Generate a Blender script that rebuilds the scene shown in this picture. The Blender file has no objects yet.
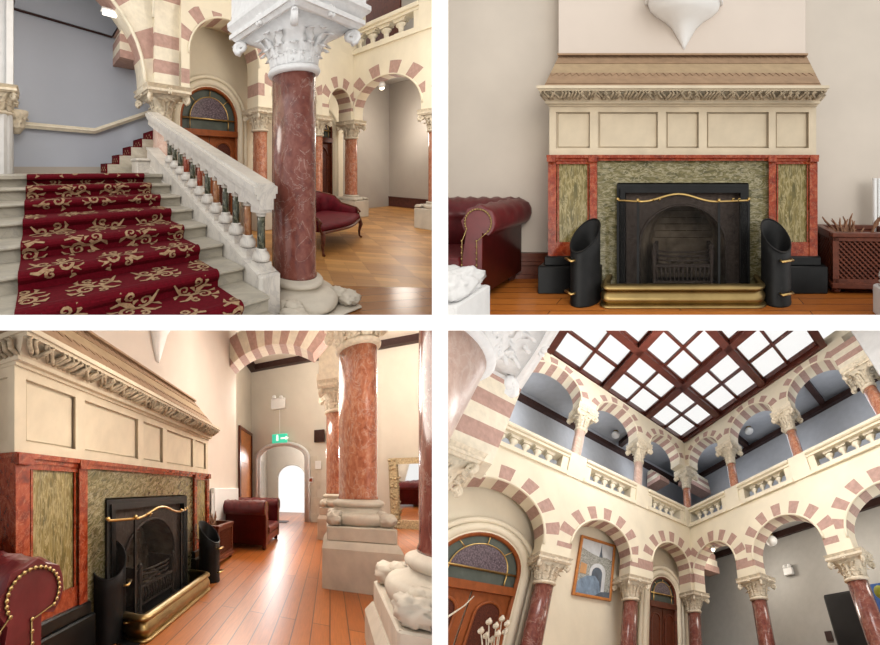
import bpy, bmesh, math, random
from mathutils import Vector, Matrix, noise
from math import sin, cos, pi, radians, sqrt, atan2, hypot
random.seed(7)
scn = bpy.context.scene
COL = scn.collection

# ------------------------------------------------------------------ materials
MATS = {}
class NT:
    """small helper around a node tree"""
    def __init__(s, name):
        m = bpy.data.materials.new(name); m.use_nodes = True
        s.m = m; s.t = m.node_tree; s.n = s.t.nodes
        s.b = s.n['Principled BSDF']; s.o = s.n['Material Output']
        MATS[name] = m
    def add(s, typ, **k):
        nd = s.n.new(typ)
        for a, v in k.items():
            if a.startswith('i_'):
                nd.inputs[a[2:].replace('_', ' ')].default_value = v
            else: setattr(nd, a, v)
        return nd
    def link(s, a, ao, b, bi): s.t.links.new(a.outputs[ao], b.inputs[bi])
    def coord(s, scale=(1, 1, 1), rot=(0, 0, 0)):
        tc = s.add('ShaderNodeTexCoord'); mp = s.add('ShaderNodeMapping')
        mp.inputs['Scale'].default_value = scale; mp.inputs['Rotation'].default_value = rot
        s.link(tc, 'Object', mp, 'Vector'); return mp
    def noise(s, src, scale, detail=5, rough=.55, dist=0.):
        n = s.add('ShaderNodeTexNoise'); n.inputs['Scale'].default_value = scale
        n.inputs['Detail'].default_value = detail; n.inputs['Roughness'].default_value = rough
        n.inputs['Distortion'].default_value = dist
        if src: s.link(src, 0, n, 'Vector')
        return n
    def ramp(s, src, so, stops):
        r = s.add('ShaderNodeValToRGB'); e = r.color_ramp.elements
        while len(e) < len(stops): e.new(.5)
        for i, (p, c) in enumerate(stops):
            e[i].position = p; e[i].color = (*c, 1) if len(c) == 3 else c
        s.link(src, so, r, 'Fac'); return r
    def mix(s, fac, a, b, mode='MIX'):
        x = s.add('ShaderNodeMix', data_type='RGBA', blend_type=mode)
        for sock, v in ((0, fac), (6, a), (7, b)):
            if isinstance(v, tuple) and len(v) == 2 and not isinstance(v[0], (int, float)):
                s.t.links.new(v[0].outputs[v[1]], x.inputs[sock])
            else:
                x.inputs[sock].default_value = v if sock == 0 else (*v, 1)
        return x
    def col(s, nd, o=0): s.t.links.new(nd.outputs[o], s.b.inputs['Base Color'])
    def bump(s, nd, o, strength=.3, dist=.01):
        b = s.add('ShaderNodeBump'); b.inputs['Strength'].default_value = strength
        b.inputs['Distance'].default_value = dist
        s.link(nd, o, b, 'Height'); s.link(b, 0, s.b, 'Normal')
    def set(s, **k):
        for a, v in k.items(): s.b.inputs[a.replace('_', ' ')].default_value = v

def plain(name, c, rough=.6, metal=0., var=.12, vs=6., bump=0., spec=.18):
    """one colour with a gentle mottled variation"""
    k = NT(name); mp = k.coord(); n = k.noise(mp, vs)
    lo = tuple(x * (1 - var) for x in c); hi = tuple(min(1, x * (1 + var)) for x in c)
    r = k.ramp(n, 0, [(.3, lo), (.7, hi)]); k.col(r)
    k.set(Roughness=rough, Metallic=metal); k.b.inputs['Specular IOR Level'].default_value = spec
    if bump: k.bump(n, 0, bump, .02)
    return k.m

def veined(name, base, dark, light, vein, sc=5., vsc=3., rough=.18, stretch=(1, 1, 1), vw=.03, rot=(0, 0, 0), vfac=.75):
    """polished marble: cloudy ground with thin veins"""
    k = NT(name); mp = k.coord(stretch, rot)
    n = k.noise(mp, sc, 8, .62, .6)
    r = k.ramp(n, 0, [(.28, dark), (.5, base), (.74, light)])
    n2 = k.noise(mp, vsc, 6, .6, 1.2)
    m = k.add('ShaderNodeMath', operation='SUBTRACT'); k.link(n2, 0, m, 0); m.inputs[1].default_value = .5
    a = k.add('ShaderNodeMath', operation='ABSOLUTE'); k.link(m, 0, a, 0)
    r2 = k.ramp(a, 0, [(0, (1, 1, 1)), (vw, (0, 0, 0))])
    f = k.add('ShaderNodeMath', operation='MULTIPLY'); k.link(r2, 0, f, 0); f.inputs[1].default_value = vfac
    x = k.mix((f, 0), (r, 0), vein); k.col(x, 2)
    k.set(Roughness=rough); k.b.inputs['Specular IOR Level'].default_value = .3; return k.m

plain('white_paint', (.97, .97, .97), .8, var=0)
plain('plaster_cream', (.79, .715, .565), .75, var=.07, vs=1.5)
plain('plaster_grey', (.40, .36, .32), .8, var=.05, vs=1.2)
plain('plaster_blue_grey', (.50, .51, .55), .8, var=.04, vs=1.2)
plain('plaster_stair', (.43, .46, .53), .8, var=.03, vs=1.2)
plain('plaster_taupe', (.56, .50, .43), .8, var=.05, vs=1.5)
plain('wood_orange', (.46, .17, .05), .4, var=.2, vs=9)
plain('plaster_chimney', (.63, .55, .48), .8, var=.03, vs=1.5)
plain('plaster_hall', (.62, .57, .49), .8, var=.04, vs=1.5)
plain('stone_cream', (.76, .695, .565), .7, var=.10, vs=9, bump=.12)
plain('stone_pink', (.455, .295, .25), .75, var=.14, vs=14, bump=.1)
plain('stone_white', (.64, .64, .64), .6, var=.06, vs=7, bump=.12)
plain('stone_white_lit', (.86, .86, .86), .6, var=.06, vs=14, bump=.2)  # paler copy of stone_white, strong light on near capitals put into the colour
plain('stone_carved', (.68, .60, .47), .7, var=.16, vs=18, bump=.3)
plain('stone_tan', (.40, .29, .175), .75, var=.1, vs=9, bump=.1)
plain('stone_brown', (.335, .22, .135), .75, var=.13, vs=9, bump=.1)
plain('stone_panel', (.56, .475, .35), .7, var=.10, vs=4)
plain('stone_frieze', (.36, .29, .20), .8, var=.5, vs=26, bump=.5)
plain('stone_base', (.58, .52, .43), .65, var=.10, vs=5, bump=.1)
veined('step_marble', (.42, .38, .305), (.30, .275, .225), (.50, .46, .38), (.28, .26, .24), 3.5, 2., .35, (1, 1, 2.5), .02, vfac=.5)
veined('marble_white', (.64, .60, .54), (.52, .49, .44), (.72, .68, .62), (.36, .34, .34), 4, 3, .3, vfac=.4)
veined('marble_red', (.19, .058, .043), (.11, .035, .03), (.27, .11, .085), (.46, .34, .29), 12, 3.6, .15, (1, 1, .8), .010, vfac=.5)
veined('marble_rose', (.43, .155, .085), (.22, .065, .038), (.58, .30, .18), (.58, .42, .33), 13, 6, .2, (1, 1, .7), .03, vfac=.5)
veined('marble_pale_rose', (.64, .44, .36), (.5, .31, .25), (.72, .56, .48), (.78, .68, .62), 12, 6, .3, vfac=.4)
veined('marble_orange', (.24, .032, .010), (.10, .014, .007), (.40, .10, .04), (.52, .26, .15), 14, 9, .15, (1, 1, 1), .02, vfac=.35)
veined('marble_green', (.16, .125, .038), (.05, .048, .018), (.31, .245, .10), (.44, .37, .20), 8, 7, .15, (3.6, 3.6, .8), .06, (.0, .35, .2), .65)
veined('marble_green_flat', (.125, .108, .045), (.04, .042, .022), (.25, .215, .11), (.46, .41, .28), 10, 8, .15, (1., 1., 2.6), .05, (.0, .5, .2), .55)
veined('marble_dark_green', (.045, .05, .03), (.02, .025, .02), (.13, .13, .09), (.3, .28, .2), 9, 6, .2, vfac=.5)
veined('marble_brown', (.30, .12, .045), (.17, .06, .03), (.42, .2, .09), (.5, .33, .2), 9, 6, .2, vfac=.4)
plain('iron_black', (.011, .011, .011), .5, var=.3, vs=8)
plain('iron_grate', (.075, .055, .045), .6, var=.4, vs=18, bump=.3)
plain('fire_soot', (.22, .17, .12), .9, var=.6, vs=6, bump=.3)
plain('plinth_black', (.008, .008, .008), .35, var=.3)
plain('brass', (.62, .43, .16), .28, 1., var=.12, vs=9)
plain('brass_old', (.36, .255, .105), .38, 1., var=.18, vs=5)
plain('wood_dark', (.085, .028, .02), .4, var=.3, vs=12)
plain('beam_dark', (.04, .018, .015), .5, var=.2)
plain('wood_mahogany', (.115, .03, .014), .35, var=.3, vs=14)
plain('wood_door', (.27, .075, .022), .4, var=.2, vs=9)
plain('wood_fret', (.085, .022, .012), .5, var=.6, vs=60, bump=.4)
plain('leather_oxblood', (.105, .013, .015), .32, var=.3, vs=7, bump=.08, spec=.22)
plain('velvet_red', (.10, .002, .008), .7, var=.3, vs=9)
plain('twig', (.25, .13, .075), .8, var=.4, vs=30)
plain('plastic_white', (.8, .8, .79), .4, var=.02)
plain('glass_dark', (.008, .008, .01), .3, var=.2)
plain('frame_orange', (.50, .19, .05), .4, var=.15, vs=20)
plain('gilt_frame', (.42, .33, .20), .5, .3, var=.45, vs=25, bump=.4)
plain('seed_grey', (.62, .55, .44), .8, var=.3, vs=40)

def lamp(name, c, strength):
    k = NT(name); k.set(Base_Color=(*c, 1), Roughness=.4)
    k.b.inputs['Emission Color'].default_value = (*c, 1)
    k.b.inputs['Emission Strength'].default_value = strength; return k.m
lamp('bulb_glow', (1, .88, .65), 9)
lamp('sign_white', (.9, 1, .95), .7)
lamp('strip_glow', (1, .97, .9), 1.6)
lamp('exit_glow', (.05, .62, .42), .55)

def glass(name, c, rough=.15, alpha=.6):
    k = NT(name); k.set(Base_Color=(*c, 1), Roughness=rough, Alpha=alpha); k.b.inputs['Specular IOR Level'].default_value = .1; return k.m
glass('glass_sky', (.80, .86, .92), .05, .06)
glass('mesh_black', (.012, .011, .010), .8, .40)

def fanlight():
    k = NT('glass_purple'); mp = k.coord()
    v = k.add('ShaderNodeTexVoronoi'); v.inputs['Scale'].default_value = 38; k.link(mp, 0, v, 'Vector')
    r = k.ramp(v, 'Distance', [(0, (.24, .19, .22)), (.5, (.12, .09, .11)), (1, (.04, .03, .04))]); k.col(r)
    k.set(Roughness=.25)
    plain('glass_teal', (.10, .115, .10), .2, var=.15)
fanlight()

def parquet(name, c1, c2, mortar, sx, rot=0, row=.12, bw=.5, msize=.004, rough=.28, grain=(2, 22)):
    """boards with grain, gap lines and board to board colour change"""
    k = NT(name)
    at = k.add('ShaderNodeAttribute', attribute_name='plan')
    mp = k.add('ShaderNodeMapping'); k.link(at, 'Vector', mp, 'Vector')
    mp.inputs['Rotation'].default_value = (0, 0, rot)
    br = k.add('ShaderNodeTexBrick'); k.link(mp, 0, br, 'Vector')
    br.inputs['Color1'].default_value = (*c1, 1); br.inputs['Color2'].default_value = (*c2, 1)
    br.inputs['Mortar'].default_value = (*mortar, 1); br.inputs['Scale'].default_value = sx
    br.inputs['Mortar Size'].default_value = msize; br.inputs['Row Height'].default_value = row
    br.inputs['Brick Width'].default_value = bw; br.inputs['Bias'].default_value = 0
    m2 = k.add('ShaderNodeMapping'); k.link(mp, 0, m2, 'Vector'); m2.inputs['Scale'].default_value = (grain[0], grain[1], 1)
    n = k.noise(m2, 3., 6, .6)
    r = k.ramp(n, 0, [(.25, (.62, .6, .58)), (.75, (1.12, 1.1, 1.05))])
    x = k.mix(.8, (br, 0), (r, 0), 'MULTIPLY'); k.col(x, 2)
    k.set(Roughness=rough); k.b.inputs['Specular IOR Level'].default_value = .3; k.bump(br, 'Fac', -.15, .004)
    return k.m
parquet('floor_planks', (.52, .175, .035), (.37, .11, .02), (.09, .03, .012), 1., 0, .13, 2.4, .004, .25)
def checker_parquet():
    k = NT('floor_parquet')
    at = k.add('ShaderNodeAttribute', attribute_name='plan')
    mp = k.add('ShaderNodeMapping'); k.link(at, 'Vector', mp, 'Vector'); mp.inputs['Rotation'].default_value = (0, 0, .78)
    ck = k.add('ShaderNodeTexChecker'); k.link(mp, 0, ck, 'Vector'); ck.inputs['Scale'].default_value = 2.1
    ck.inputs['Color1'].default_value = (.60, .31, .095, 1); ck.inputs['Color2'].default_value = (.46, .215, .055, 1)
    br = k.add('ShaderNodeTexBrick'); k.link(mp, 0, br, 'Vector'); br.inputs['Scale'].default_value = 1
    br.inputs['Row Height'].default_value = .12; br.inputs['Brick Width'].default_value = .48
    br.inputs['Color1'].default_value = (1, 1, 1, 1); br.inputs['Color2'].default_value = (.72, .68, .62, 1)
    br.inputs['Mortar'].default_value = (.55, .45, .35, 1); br.inputs['Mortar Size'].default_value = .003
    x = k.mix(1., (ck, 0), (br, 0), 'MULTIPLY')
    # darker border boards in front (polygons of the second slot use floor_border)
    k.col(x, 2); k.set(Roughness=.36); k.b.inputs['Specular IOR Level'].default_value = .3
    parquet('floor_border', (.36, .15, .04), (.27, .10, .028), (.10, .04, .02), 1., .4, .14, 1.6, .003, .22)
checker_parquet()

def carpet():
    k = NT('carpet_red'); mp = k.coord(); n = k.noise(mp, 60, 3)
    r = k.ramp(n, 0, [(.3, (.082, .002, .006)), (.7, (.13, .003, .010))]); k.col(r); k.set(Roughness=.95)
    k.b.inputs['Specular IOR Level'].default_value = .1
    k = NT('carpet_gold'); mp = k.coord(); n = k.noise(mp, 40, 3)
    r = k.ramp(n, 0, [(.3, (.27, .16, .085)), (.7, (.44, .30, .18))]); k.col(r); k.set(Roughness=.95)
    k.b.inputs['Specular IOR Level'].default_value = .1
carpet()

# ------------------------------------------------------------------ the four sets
CAMZ = 4.0      # eye height
class Stage:
    """A set standing behind one opening of the cut-away house: a raked floor with its own
    across / deep / up directions.  Every coordinate of the set is in metres (a, d, h)."""
    def __init__(s, name, origin, across, deep, up, sx, sz):
        s.name = name; s.o = Vector(origin); s.a = Vector(across); s.d = Vector(deep); s.u = Vector(up)
        s.sx, s.sz = sx, sz            # which side of the partition walls it stands on
    def w(s, p): return s.o + s.a * p[0] + s.d * p[1] + s.u * p[2]
    def sight(s, u, v, **k):
        """the point of a plane of this set (a=, d= or h= constant) that the photograph shows at u, v"""
        ray = Vector(((u - 440) / 440, 1., (322.5 - v) / 440)); M = Matrix((s.a, s.d, s.u)).transposed().inverted()
        c = M @ (Vector((0, 0, CAMZ)) - s.o); r = M @ ray; (n, val), = k.items(); i = 'adh'.index(n); t = (val - c[i]) / r[i]
        return tuple(c + r * t)
STAIR = Stage('STAIR', (0.0000, 0.0000, 2.7500), (0.4668, 0.7674, 0.2695), (-1.1656, 1.2790, 0.4491), (0.0000, 0.0000, 1.0000), -1, 1)
HEARTH = Stage('HEARTH', (0.0000, 0.0000, 2.6500), (1.0000, 0.0000, 0.0000), (0.8136, 1.4915, 0.5339), (0.0000, 0.0000, 1.0000), 1, 1)
HALL = Stage('HALL', (0.0000, 0.0000, 2.7550), (1.2526, -0.6561, 0.2468), (-0.3813, 1.5252, -0.5737), (0.0000, 0.0000, 1.0000), -1, -1)
ATRIUM = Stage('ATRIUM', (-0.3052, -0.6108, 3.6015), (1.1666, 0.8594, -0.6924), (-0.2230, 0.9063, -0.7435), (0.4069, 0.8144, 0.5313), 1, -1)


class MB:
    def __init__(s, st, frame=None):
        s.st = st; s.v = []; s.f = []; s.mi = []; s.sm = []; s.T = frame or (lambda x, y, z: (x, y, z))
    def p(s, x, y, z): s.v.append(s.T(x, y, z)); return len(s.v) - 1
    def face(s, idx, m=0, sm=False): s.f.append(tuple(idx)); s.mi.append(m); s.sm.append(sm)
    def poly(s, pts, m=0): s.face([s.p(*q) for q in pts], m)
    def hexa(s, b, t, m=0):
        i = [s.p(*q) for q in b]; j = [s.p(*q) for q in t]; n = len(i)
        s.face(i[::-1], m); s.face(j, m)
        for k in range(n): s.face((i[k], i[(k + 1) % n], j[(k + 1) % n], j[k]), m)
    def box(s, x0, x1, y0, y1, z0, z1, m=0, ch=0.):
        if ch <= 0:
            s.hexa([(x0, y0, z0), (x1, y0, z0), (x1, y1, z0), (x0, y1, z0)], [(x0, y0, z1), (x1, y0, z1), (x1, y1, z1), (x0, y1, z1)], m); return
        def ring(z, c): return [(x0 + c, y0 + ch + (0 if c else 0), z), (x0 + c + ch, y0 + c, z), (x1 - c - ch, y0 + c, z), (x1 - c, y0 + c + ch, z), (x1 - c, y1 - c - ch, z), (x1 - c - ch, y1 - c, z), (x0 + c + ch, y1 - c, z), (x0 + c, y1 - c - ch, z)]
        s.loft([ring(z0, ch), ring(z0 + ch, 0), ring(z1 - ch, 0), ring(z1, ch)], m, False)
    def loft(s, rings, m=0, sm=True, caps=True, closed=True, mats=None):
        R = [[s.p(*q) for q in r] for r in rings]; n = len(R[0])
        for k in range(len(R) - 1):
            for i in range(n if closed else n - 1):
                j = (i + 1) % n; s.face((R[k][i], R[k][j], R[k + 1][j], R[k + 1][i]), mats[k] if mats else m, sm)
        if caps and closed:
            s.face(R[0][::-1], mats[0] if mats else m); s.face(R[-1], mats[-1] if mats else m)
    def lathe(s, cx, cy, prof, n=24, m=0, sm=True, rot=0., caps=True, mats=None):
        """prof: (radius, height[, squareness 0..1])"""
        rings = []
        for q in prof:
            r, z = q[0], q[1]; sq = q[2] if len(q) > 2 else 0.
            ring = []
            for i in range(n):
                t = 2 * pi * i / n + rot + (pi / n if n == 4 else 0)
                c, sn = cos(t), sin(t)
                k = 1 / max(abs(c), abs(sn)); kk = 1 + (min(k, 1.42) - 1) * sq
                ring.append((cx + r * c * kk, cy + r * sn * kk, z))
            rings.append(ring)
        s.loft(rings, m, sm, caps, mats=mats)
    def tube(s, pts, r, n=6, m=0, sm=True, caps=True):
        pts = [Vector(p) for p in pts]; rings = []
        rr = r if isinstance(r, (list, tuple)) else [r] * len(pts)
        up = Vector((0, 0, 1)); prev = None
        for i, p in enumerate(pts):
            t = (pts[min(i + 1, len(pts) - 1)] - pts[max(i - 1, 0)])
            if t.length < 1e-9: t = Vector((0, 0, 1))
            t.normalize()
            if prev is None:
                a = t.cross(up) if abs(t.dot(up)) < .95 else t.cross(Vector((1, 0, 0)))
            else: a = prev - t * prev.dot(t)
            if a.length < 1e-6: a = t.cross(Vector((0, 1, 0)))
            a.normalize(); prev = a; b = t.cross(a)
            rings.append([tuple(p + a * rr[i] * cos(2 * pi * k / n) + b * rr[i] * sin(2 * pi * k / n)) for k in range(n)])
        s.loft(rings, m, sm, caps)
    def ball(s, c, r, n=10, m=0, sc=(1, 1, 1), k=6):
        rings = []
        for i in range(k + 1):
            t = pi * i / k; rr = max(1e-4, sin(t)) * r
            rings.append([(c[0] + rr * cos(2 * pi * j / n) * sc[0], c[1] + rr * sin(2 * pi * j / n) * sc[1], c[2] - r * cos(t) * sc[2]) for j in range(n)])
        s.loft(rings, m)
    def prism(s, pts, y0, y1, m=0, ax='y'):
        """polygon pts in (x,z) swept from y0 to y1 (ax y) or (y,z) swept along x (ax x)"""
        if ax == 'y': s.hexa([(x, y0, z) for x, z in pts], [(x, y1, z) for x, z in pts], m)
        else: s.hexa([(y0, x, z) for x, z in pts], [(y1, x, z) for x, z in pts], m)
    def build(s, name, mats, parent=None, plan=False, base=None):
        st = s.st
        W = [st.w(p) for p in s.v]
        bm = bmesh.new()
        lay = bm.verts.layers.float_vector.new('plan') if plan else None
        vs = [bm.verts.new(w) for w in W]
        if plan:
            for v, p in zip(vs, s.v): v[lay] = Vector(p)
        for f, m, q in zip(s.f, s.mi, s.sm):
            try: fc = bm.faces.new([vs[i] for i in f])
            except ValueError: continue
            fc.material_index = m; fc.smooth = q
        bmesh.ops.recalc_face_normals(bm, faces=bm.faces[:])
        for co, no in ((Vector((st.sx * .004, 0, 0)), Vector((-st.sx, 0, 0))), (Vector((0, 0, CAMZ + st.sz * .004)), Vector((0, 0, -st.sz)))):
            if any((v.co - co).dot(no) > 0 for v in bm.verts):
                g = bm.verts[:] + bm.edges[:] + bm.faces[:]
                bmesh.ops.bisect_plane(bm, geom=g, plane_co=co, plane_no=no, clear_outer=True, clear_inner=False)
        if not bm.verts: bm.free(); return None
        if base is not None: org = st.w(base)
        else:
            lo = [min(v.co[i] for v in bm.verts) for i in range(3)]; hi = [max(v.co[i] for v in bm.verts) for i in range(3)]
            org = Vector(((lo[0] + hi[0]) / 2, (lo[1] + hi[1]) / 2, lo[2]))
        for v in bm.verts: v.co -= org
        me = bpy.data.meshes.new(name); bm.to_mesh(me); bm.free()
        for mm in (mats if isinstance(mats, (list, tuple)) else [mats]): me.materials.append(MATS[mm])
        o = bpy.data.objects.new(name, me); COL.objects.link(o)
        if parent is not None:
            o.parent = parent; wp = parent.location.copy(); q = parent.parent
            while q is not None: wp += q.location; q = q.parent
            o.location = org - wp
        else: o.location = org
        return o

def tag(o, label, cat, group=None, kind=None):
    if o is None: return None
    o['label'] = label; o['category'] = cat
    if group: o['group'] = group
    if kind: o['kind'] = kind
    return o
def structure(o, label=None):
    if o is not None:
        o['kind'] = 'structure'
        if label: o['label'] = label
    return o
def thing(st, name, base, label, cat, group=None):
    o = bpy.data.objects.new(name, None); COL.objects.link(o); o.empty_display_size = .1
    o.location = st.w(base); return tag(o, label, cat, group)
def place(ox, oy, oz=0., rot=0., mirror=1):
    """local (x right, y away, z up) put at a point of the set, turned in plan"""
    c, sn = cos(rot), sin(rot)
    return lambda x, y, z: (ox + c * x * mirror - sn * y, oy + sn * x * mirror + c * y, oz + z)

# ------------------------------------------------------------------ architecture builders
def leaf(m, cx, cy, ang, r0, z0, h, w, out, curl=.5, m_i=0, n=9, th=.30):
    """a fat acanthus leaf growing up a bell and curling outwards at its tip"""
    c, sn = cos(ang), sin(ang); rings = []
    for i in range(n + 1):
        t = i / n
        if t < .7: z = z0 + h * t / .7; o = out * .35 * (t / .7) ** 2
        else:
            q = (t - .7) / .3 * pi * .9; z = z0 + h + h * .14 * sin(q) - (h * curl * .35 * (1 - cos(q)) / 2); o = out * .35 + out * .65 * (1 - cos(q)) / 2
        ww = w * (.75 + .45 * sin(pi * min(1, t * 1.1)) - .55 * t * t) * (1 + .22 * (i % 2)); r = r0 + o; tt = w * th
        pr = lambda lat, rad: (cx + c * (r + rad) - sn * lat, cy + sn * (r + rad) + c * lat, z)
        rings.append([pr(-ww, -.2 * tt), pr(-ww * .45, tt * .8), pr(0, tt * .25), pr(ww * .45, tt * .8), pr(ww, -.2 * tt), pr(0, -tt)])
    m.loft(rings, m_i)

def carved_lump(m, c, half, amp=.12, n=36, k=18, sq=.7, mi=0, seed=0):
    """rounded block whose surface is worked into rolling carved folds"""
    rings = []
    for i in range(k + 1):
        t = pi * i / k; zz = -cos(t); rr = max(1e-3, sin(t) ** .55)
        ring = []
        for j in range(n):
            a = 2 * pi * j / n; co, sn = cos(a), sin(a); q = 1 + (min(1 / max(abs(co), abs(sn)), 1.42) - 1) * sq
            x, y, z = co * rr * q, sn * rr * q, zz
            w = noise.noise(Vector((x * 2.2 + seed, y * 2.2, z * 2.2))); rg = .6 - 3. * abs(noise.noise(Vector((x * 2.6 + .8 * w, y * 3.4 + seed, z * 2.6 + .8 * w)))) ** .7
            f = 1 + amp * (w + .8 * rg)
            ring.append((c[0] + half[0] * x * f, c[1] + half[1] * y * f, c[2] + half[2] * z * f))
        rings.append(ring)
    m.loft(rings, mi)

def capital(st, T, par, cx, cy, z0, z1, r, half, mat='stone_carved', label=None, rich=1, nleaf=8):
    m = MB(st, T); H = z1 - z0; za = z0 + H * .74
    m.lathe(cx, cy, [(r * 1.0, z0 - .01), (r * 1.16, z0 + H * .01), (r * 1.2, z0 + H * .05), (r * 1.14, z0 + H * .10), (r * 1.02, z0 + H * .12), (r * 1.04, z0 + H * .35), (r * 1.15, z0 + H * .55, .25), (half * .84, za, .85)], 24)
    # moulded abacus
    for q0, q1, s0, s1 in ((.74, .80, .88, .93), (.80, .88, .97, .97), (.88, 1., .90, 1.)):
        m.hexa([(cx + sx * half * s0, cy + sy * half * s0, z0 + H * q0) for sx, sy in ((-1, -1), (1, -1), (1, 1), (-1, 1))], [(cx + sx * half * s1, cy + sy * half * s1, z0 + H * q1) for sx, sy in ((-1, -1), (1, -1), (1, 1), (-1, 1))])
    for i in range(nleaf):
        leaf(m, cx, cy, 2 * pi * (i + .5) / nleaf, r * 1.0, z0 + H * .12, H * .30, r * .36, r * .5)
    for i in range(4):
        a = pi / 4 + i * pi / 2
        leaf(m, cx, cy, a, r * 1.08, z0 + H * .30, H * .40, r * .42, (half * 1.3 - r) * .95)
        # corner volute
        rr = half * 1.16; X, Y = cx + cos(a) * rr, cy + sin(a) * rr
        ux, uy = cos(a), sin(a); sp = []
        for q in range(17):
            tt = q / 16; an = -pi * .5 + tt * 3.4 * pi; R_ = H * .115 * (1 - .78 * tt); sp.append((X - ux * H * .04 + ux * R_ * cos(an), Y - uy * H * .04 + uy * R_ * cos(an), z0 + H * .62 + R_ * sin(an)))
        m.tube(sp, [H * .062 * (1 - .45 * q / 16) for q in range(17)], 7)
        [leaf(m, cx, cy, a + q, r * 1.12, z0 + H * .30, H * .30, r * .34, (half * 1.1 - r) * .5) for q in (-.42, .42)]
        a2 = i * pi / 2
        leaf(m, cx, cy, a2, r * 1.08, z0 + H * .32, H * .34, r * .40, (half - r) * .55)
        [m.ball((cx + cos(a2) * half * .93 - sin(a2) * H * .07 * cos(q * pi / 3), cy + sin(a2) * half * .93 + cos(a2) * H * .07 * cos(q * pi / 3), z0 + H * .83 + H * .07 * sin(q * pi / 3)), H * .042, 6, 0, (1, 1, 1), 4) for q in range(6)]
    rnd = random.Random(int(cx * 91 + cy * 37 + z0 * 11))
    for i in range(int(34 * rich)):
        a = rnd.uniform(0, 2 * pi); t = rnd.uniform(.14, .5); k = 1 / max(abs(cos(a)), abs(sin(a)))
        rr = r * 1.06 + r * .25 * t
        m.ball((cx + cos(a) * rr, cy + sin(a) * rr, z0 + H * t), H * rnd.uniform(.02, .04), 6, 0, (1, 1, 1), 4)
    o = m.build('capital', mat, par)
    if label: o['label'] = label
    return o

def shaft(st, T, par, cx, cy, z0, z1, r, mat, label=None, n=32, name='shaft'):
    m = MB(st, T)
    m.lathe(cx, cy, [(r * 1.05, z0), (r * 1.05, z0 + .02), (r, z0 + .05), (r, (z0 + z1) / 2), (r * .985, z1)], n)
    o = m.build(name, mat, par)
    if label: o['label'] = label
    return o

def attic_base(st, T, par, cx, cy, z0, z1, r, mat, half=None, spurs=True, name='base'):
    """two torus mouldings with a hollow between, leaf spurs on the corners of the plinth"""
    m = MB(st, T); H = z1 - z0; half = half or r * 1.75
    R = half * .98
    pr = [(R * .93, z0)]
    for i in range(9):
        t = -pi / 2 + pi * i / 8; pr.append((R * .86 + H * .22 * cos(t) * .8, z0 + H * .25 + H * .25 * sin(t)))
    pr += [(R * .80, z0 + H * .52), (r * 1.25, z0 + H * .60), (r * 1.2, z0 + H * .68)]
    for i in range(7):
        t = -pi / 2 + pi * i / 6; pr.append((r * 1.16 + H * .13 * cos(t), z0 + H * .82 + H * .13 * sin(t)))
    pr += [(r * 1.08, z1), (r, z1)]
    m.lathe(cx, cy, pr, 32)
    if spurs:
        for i in range(4):
            a = pi / 4 + i * pi / 2
            rr = half * 1.12; hw = half * .24
            carved_lump(m, (cx + cos(a) * rr, cy + sin(a) * rr, z0 + H * .26), (hw, hw, H * .25), .17, 26, 14, .5, 0, i * 3.1)
            carved_lump(m, (cx + cos(a) * rr * .84, cy + sin(a) * rr * .84, z0 + H * .38), (hw * .75, hw * .75, H * .2), .17, 22, 12, .2, 0, i * 5.3)
    return m.build(name, mat, par)

def plinth_block(st, T, par, cx, cy, half, z0, z1, mat, name='plinth', ch=.012):
    m = MB(st, T); m.box(cx - half, cx + half, cy - half, cy + half, z0, z1, 0, ch); return m.build(name, mat, par)

def column(st, T, label, c, r, zs, half, mat_shaft, group=None, mat_cap='stone_carved', mat_base='stone_base', plinth_half=None, rich=1, spurs=True, name='marble_column', nleaf=8):
    """zs = floor, plinth top, base top, neck, abacus top"""
    cx, cy = c
    t = thing(st, name, T(cx, cy, zs[0]), label, 'column', group)
    ph = plinth_half or half
    if zs[1] > zs[0] + 1e-4: plinth_block(st, T, t, cx, cy, ph, zs[0], zs[1], mat_base)
    if zs[2] > zs[1] + 1e-4: attic_base(st, T, t, cx, cy, zs[1], zs[2], r, mat_base, ph * .98, spurs)
    shaft(st, T, t, cx, cy, zs[2], zs[3], r, mat_shaft)
    capital(st, T, t, cx, cy, zs[3], zs[4], r, half, mat_cap, None, rich, nleaf)
    return t

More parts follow.
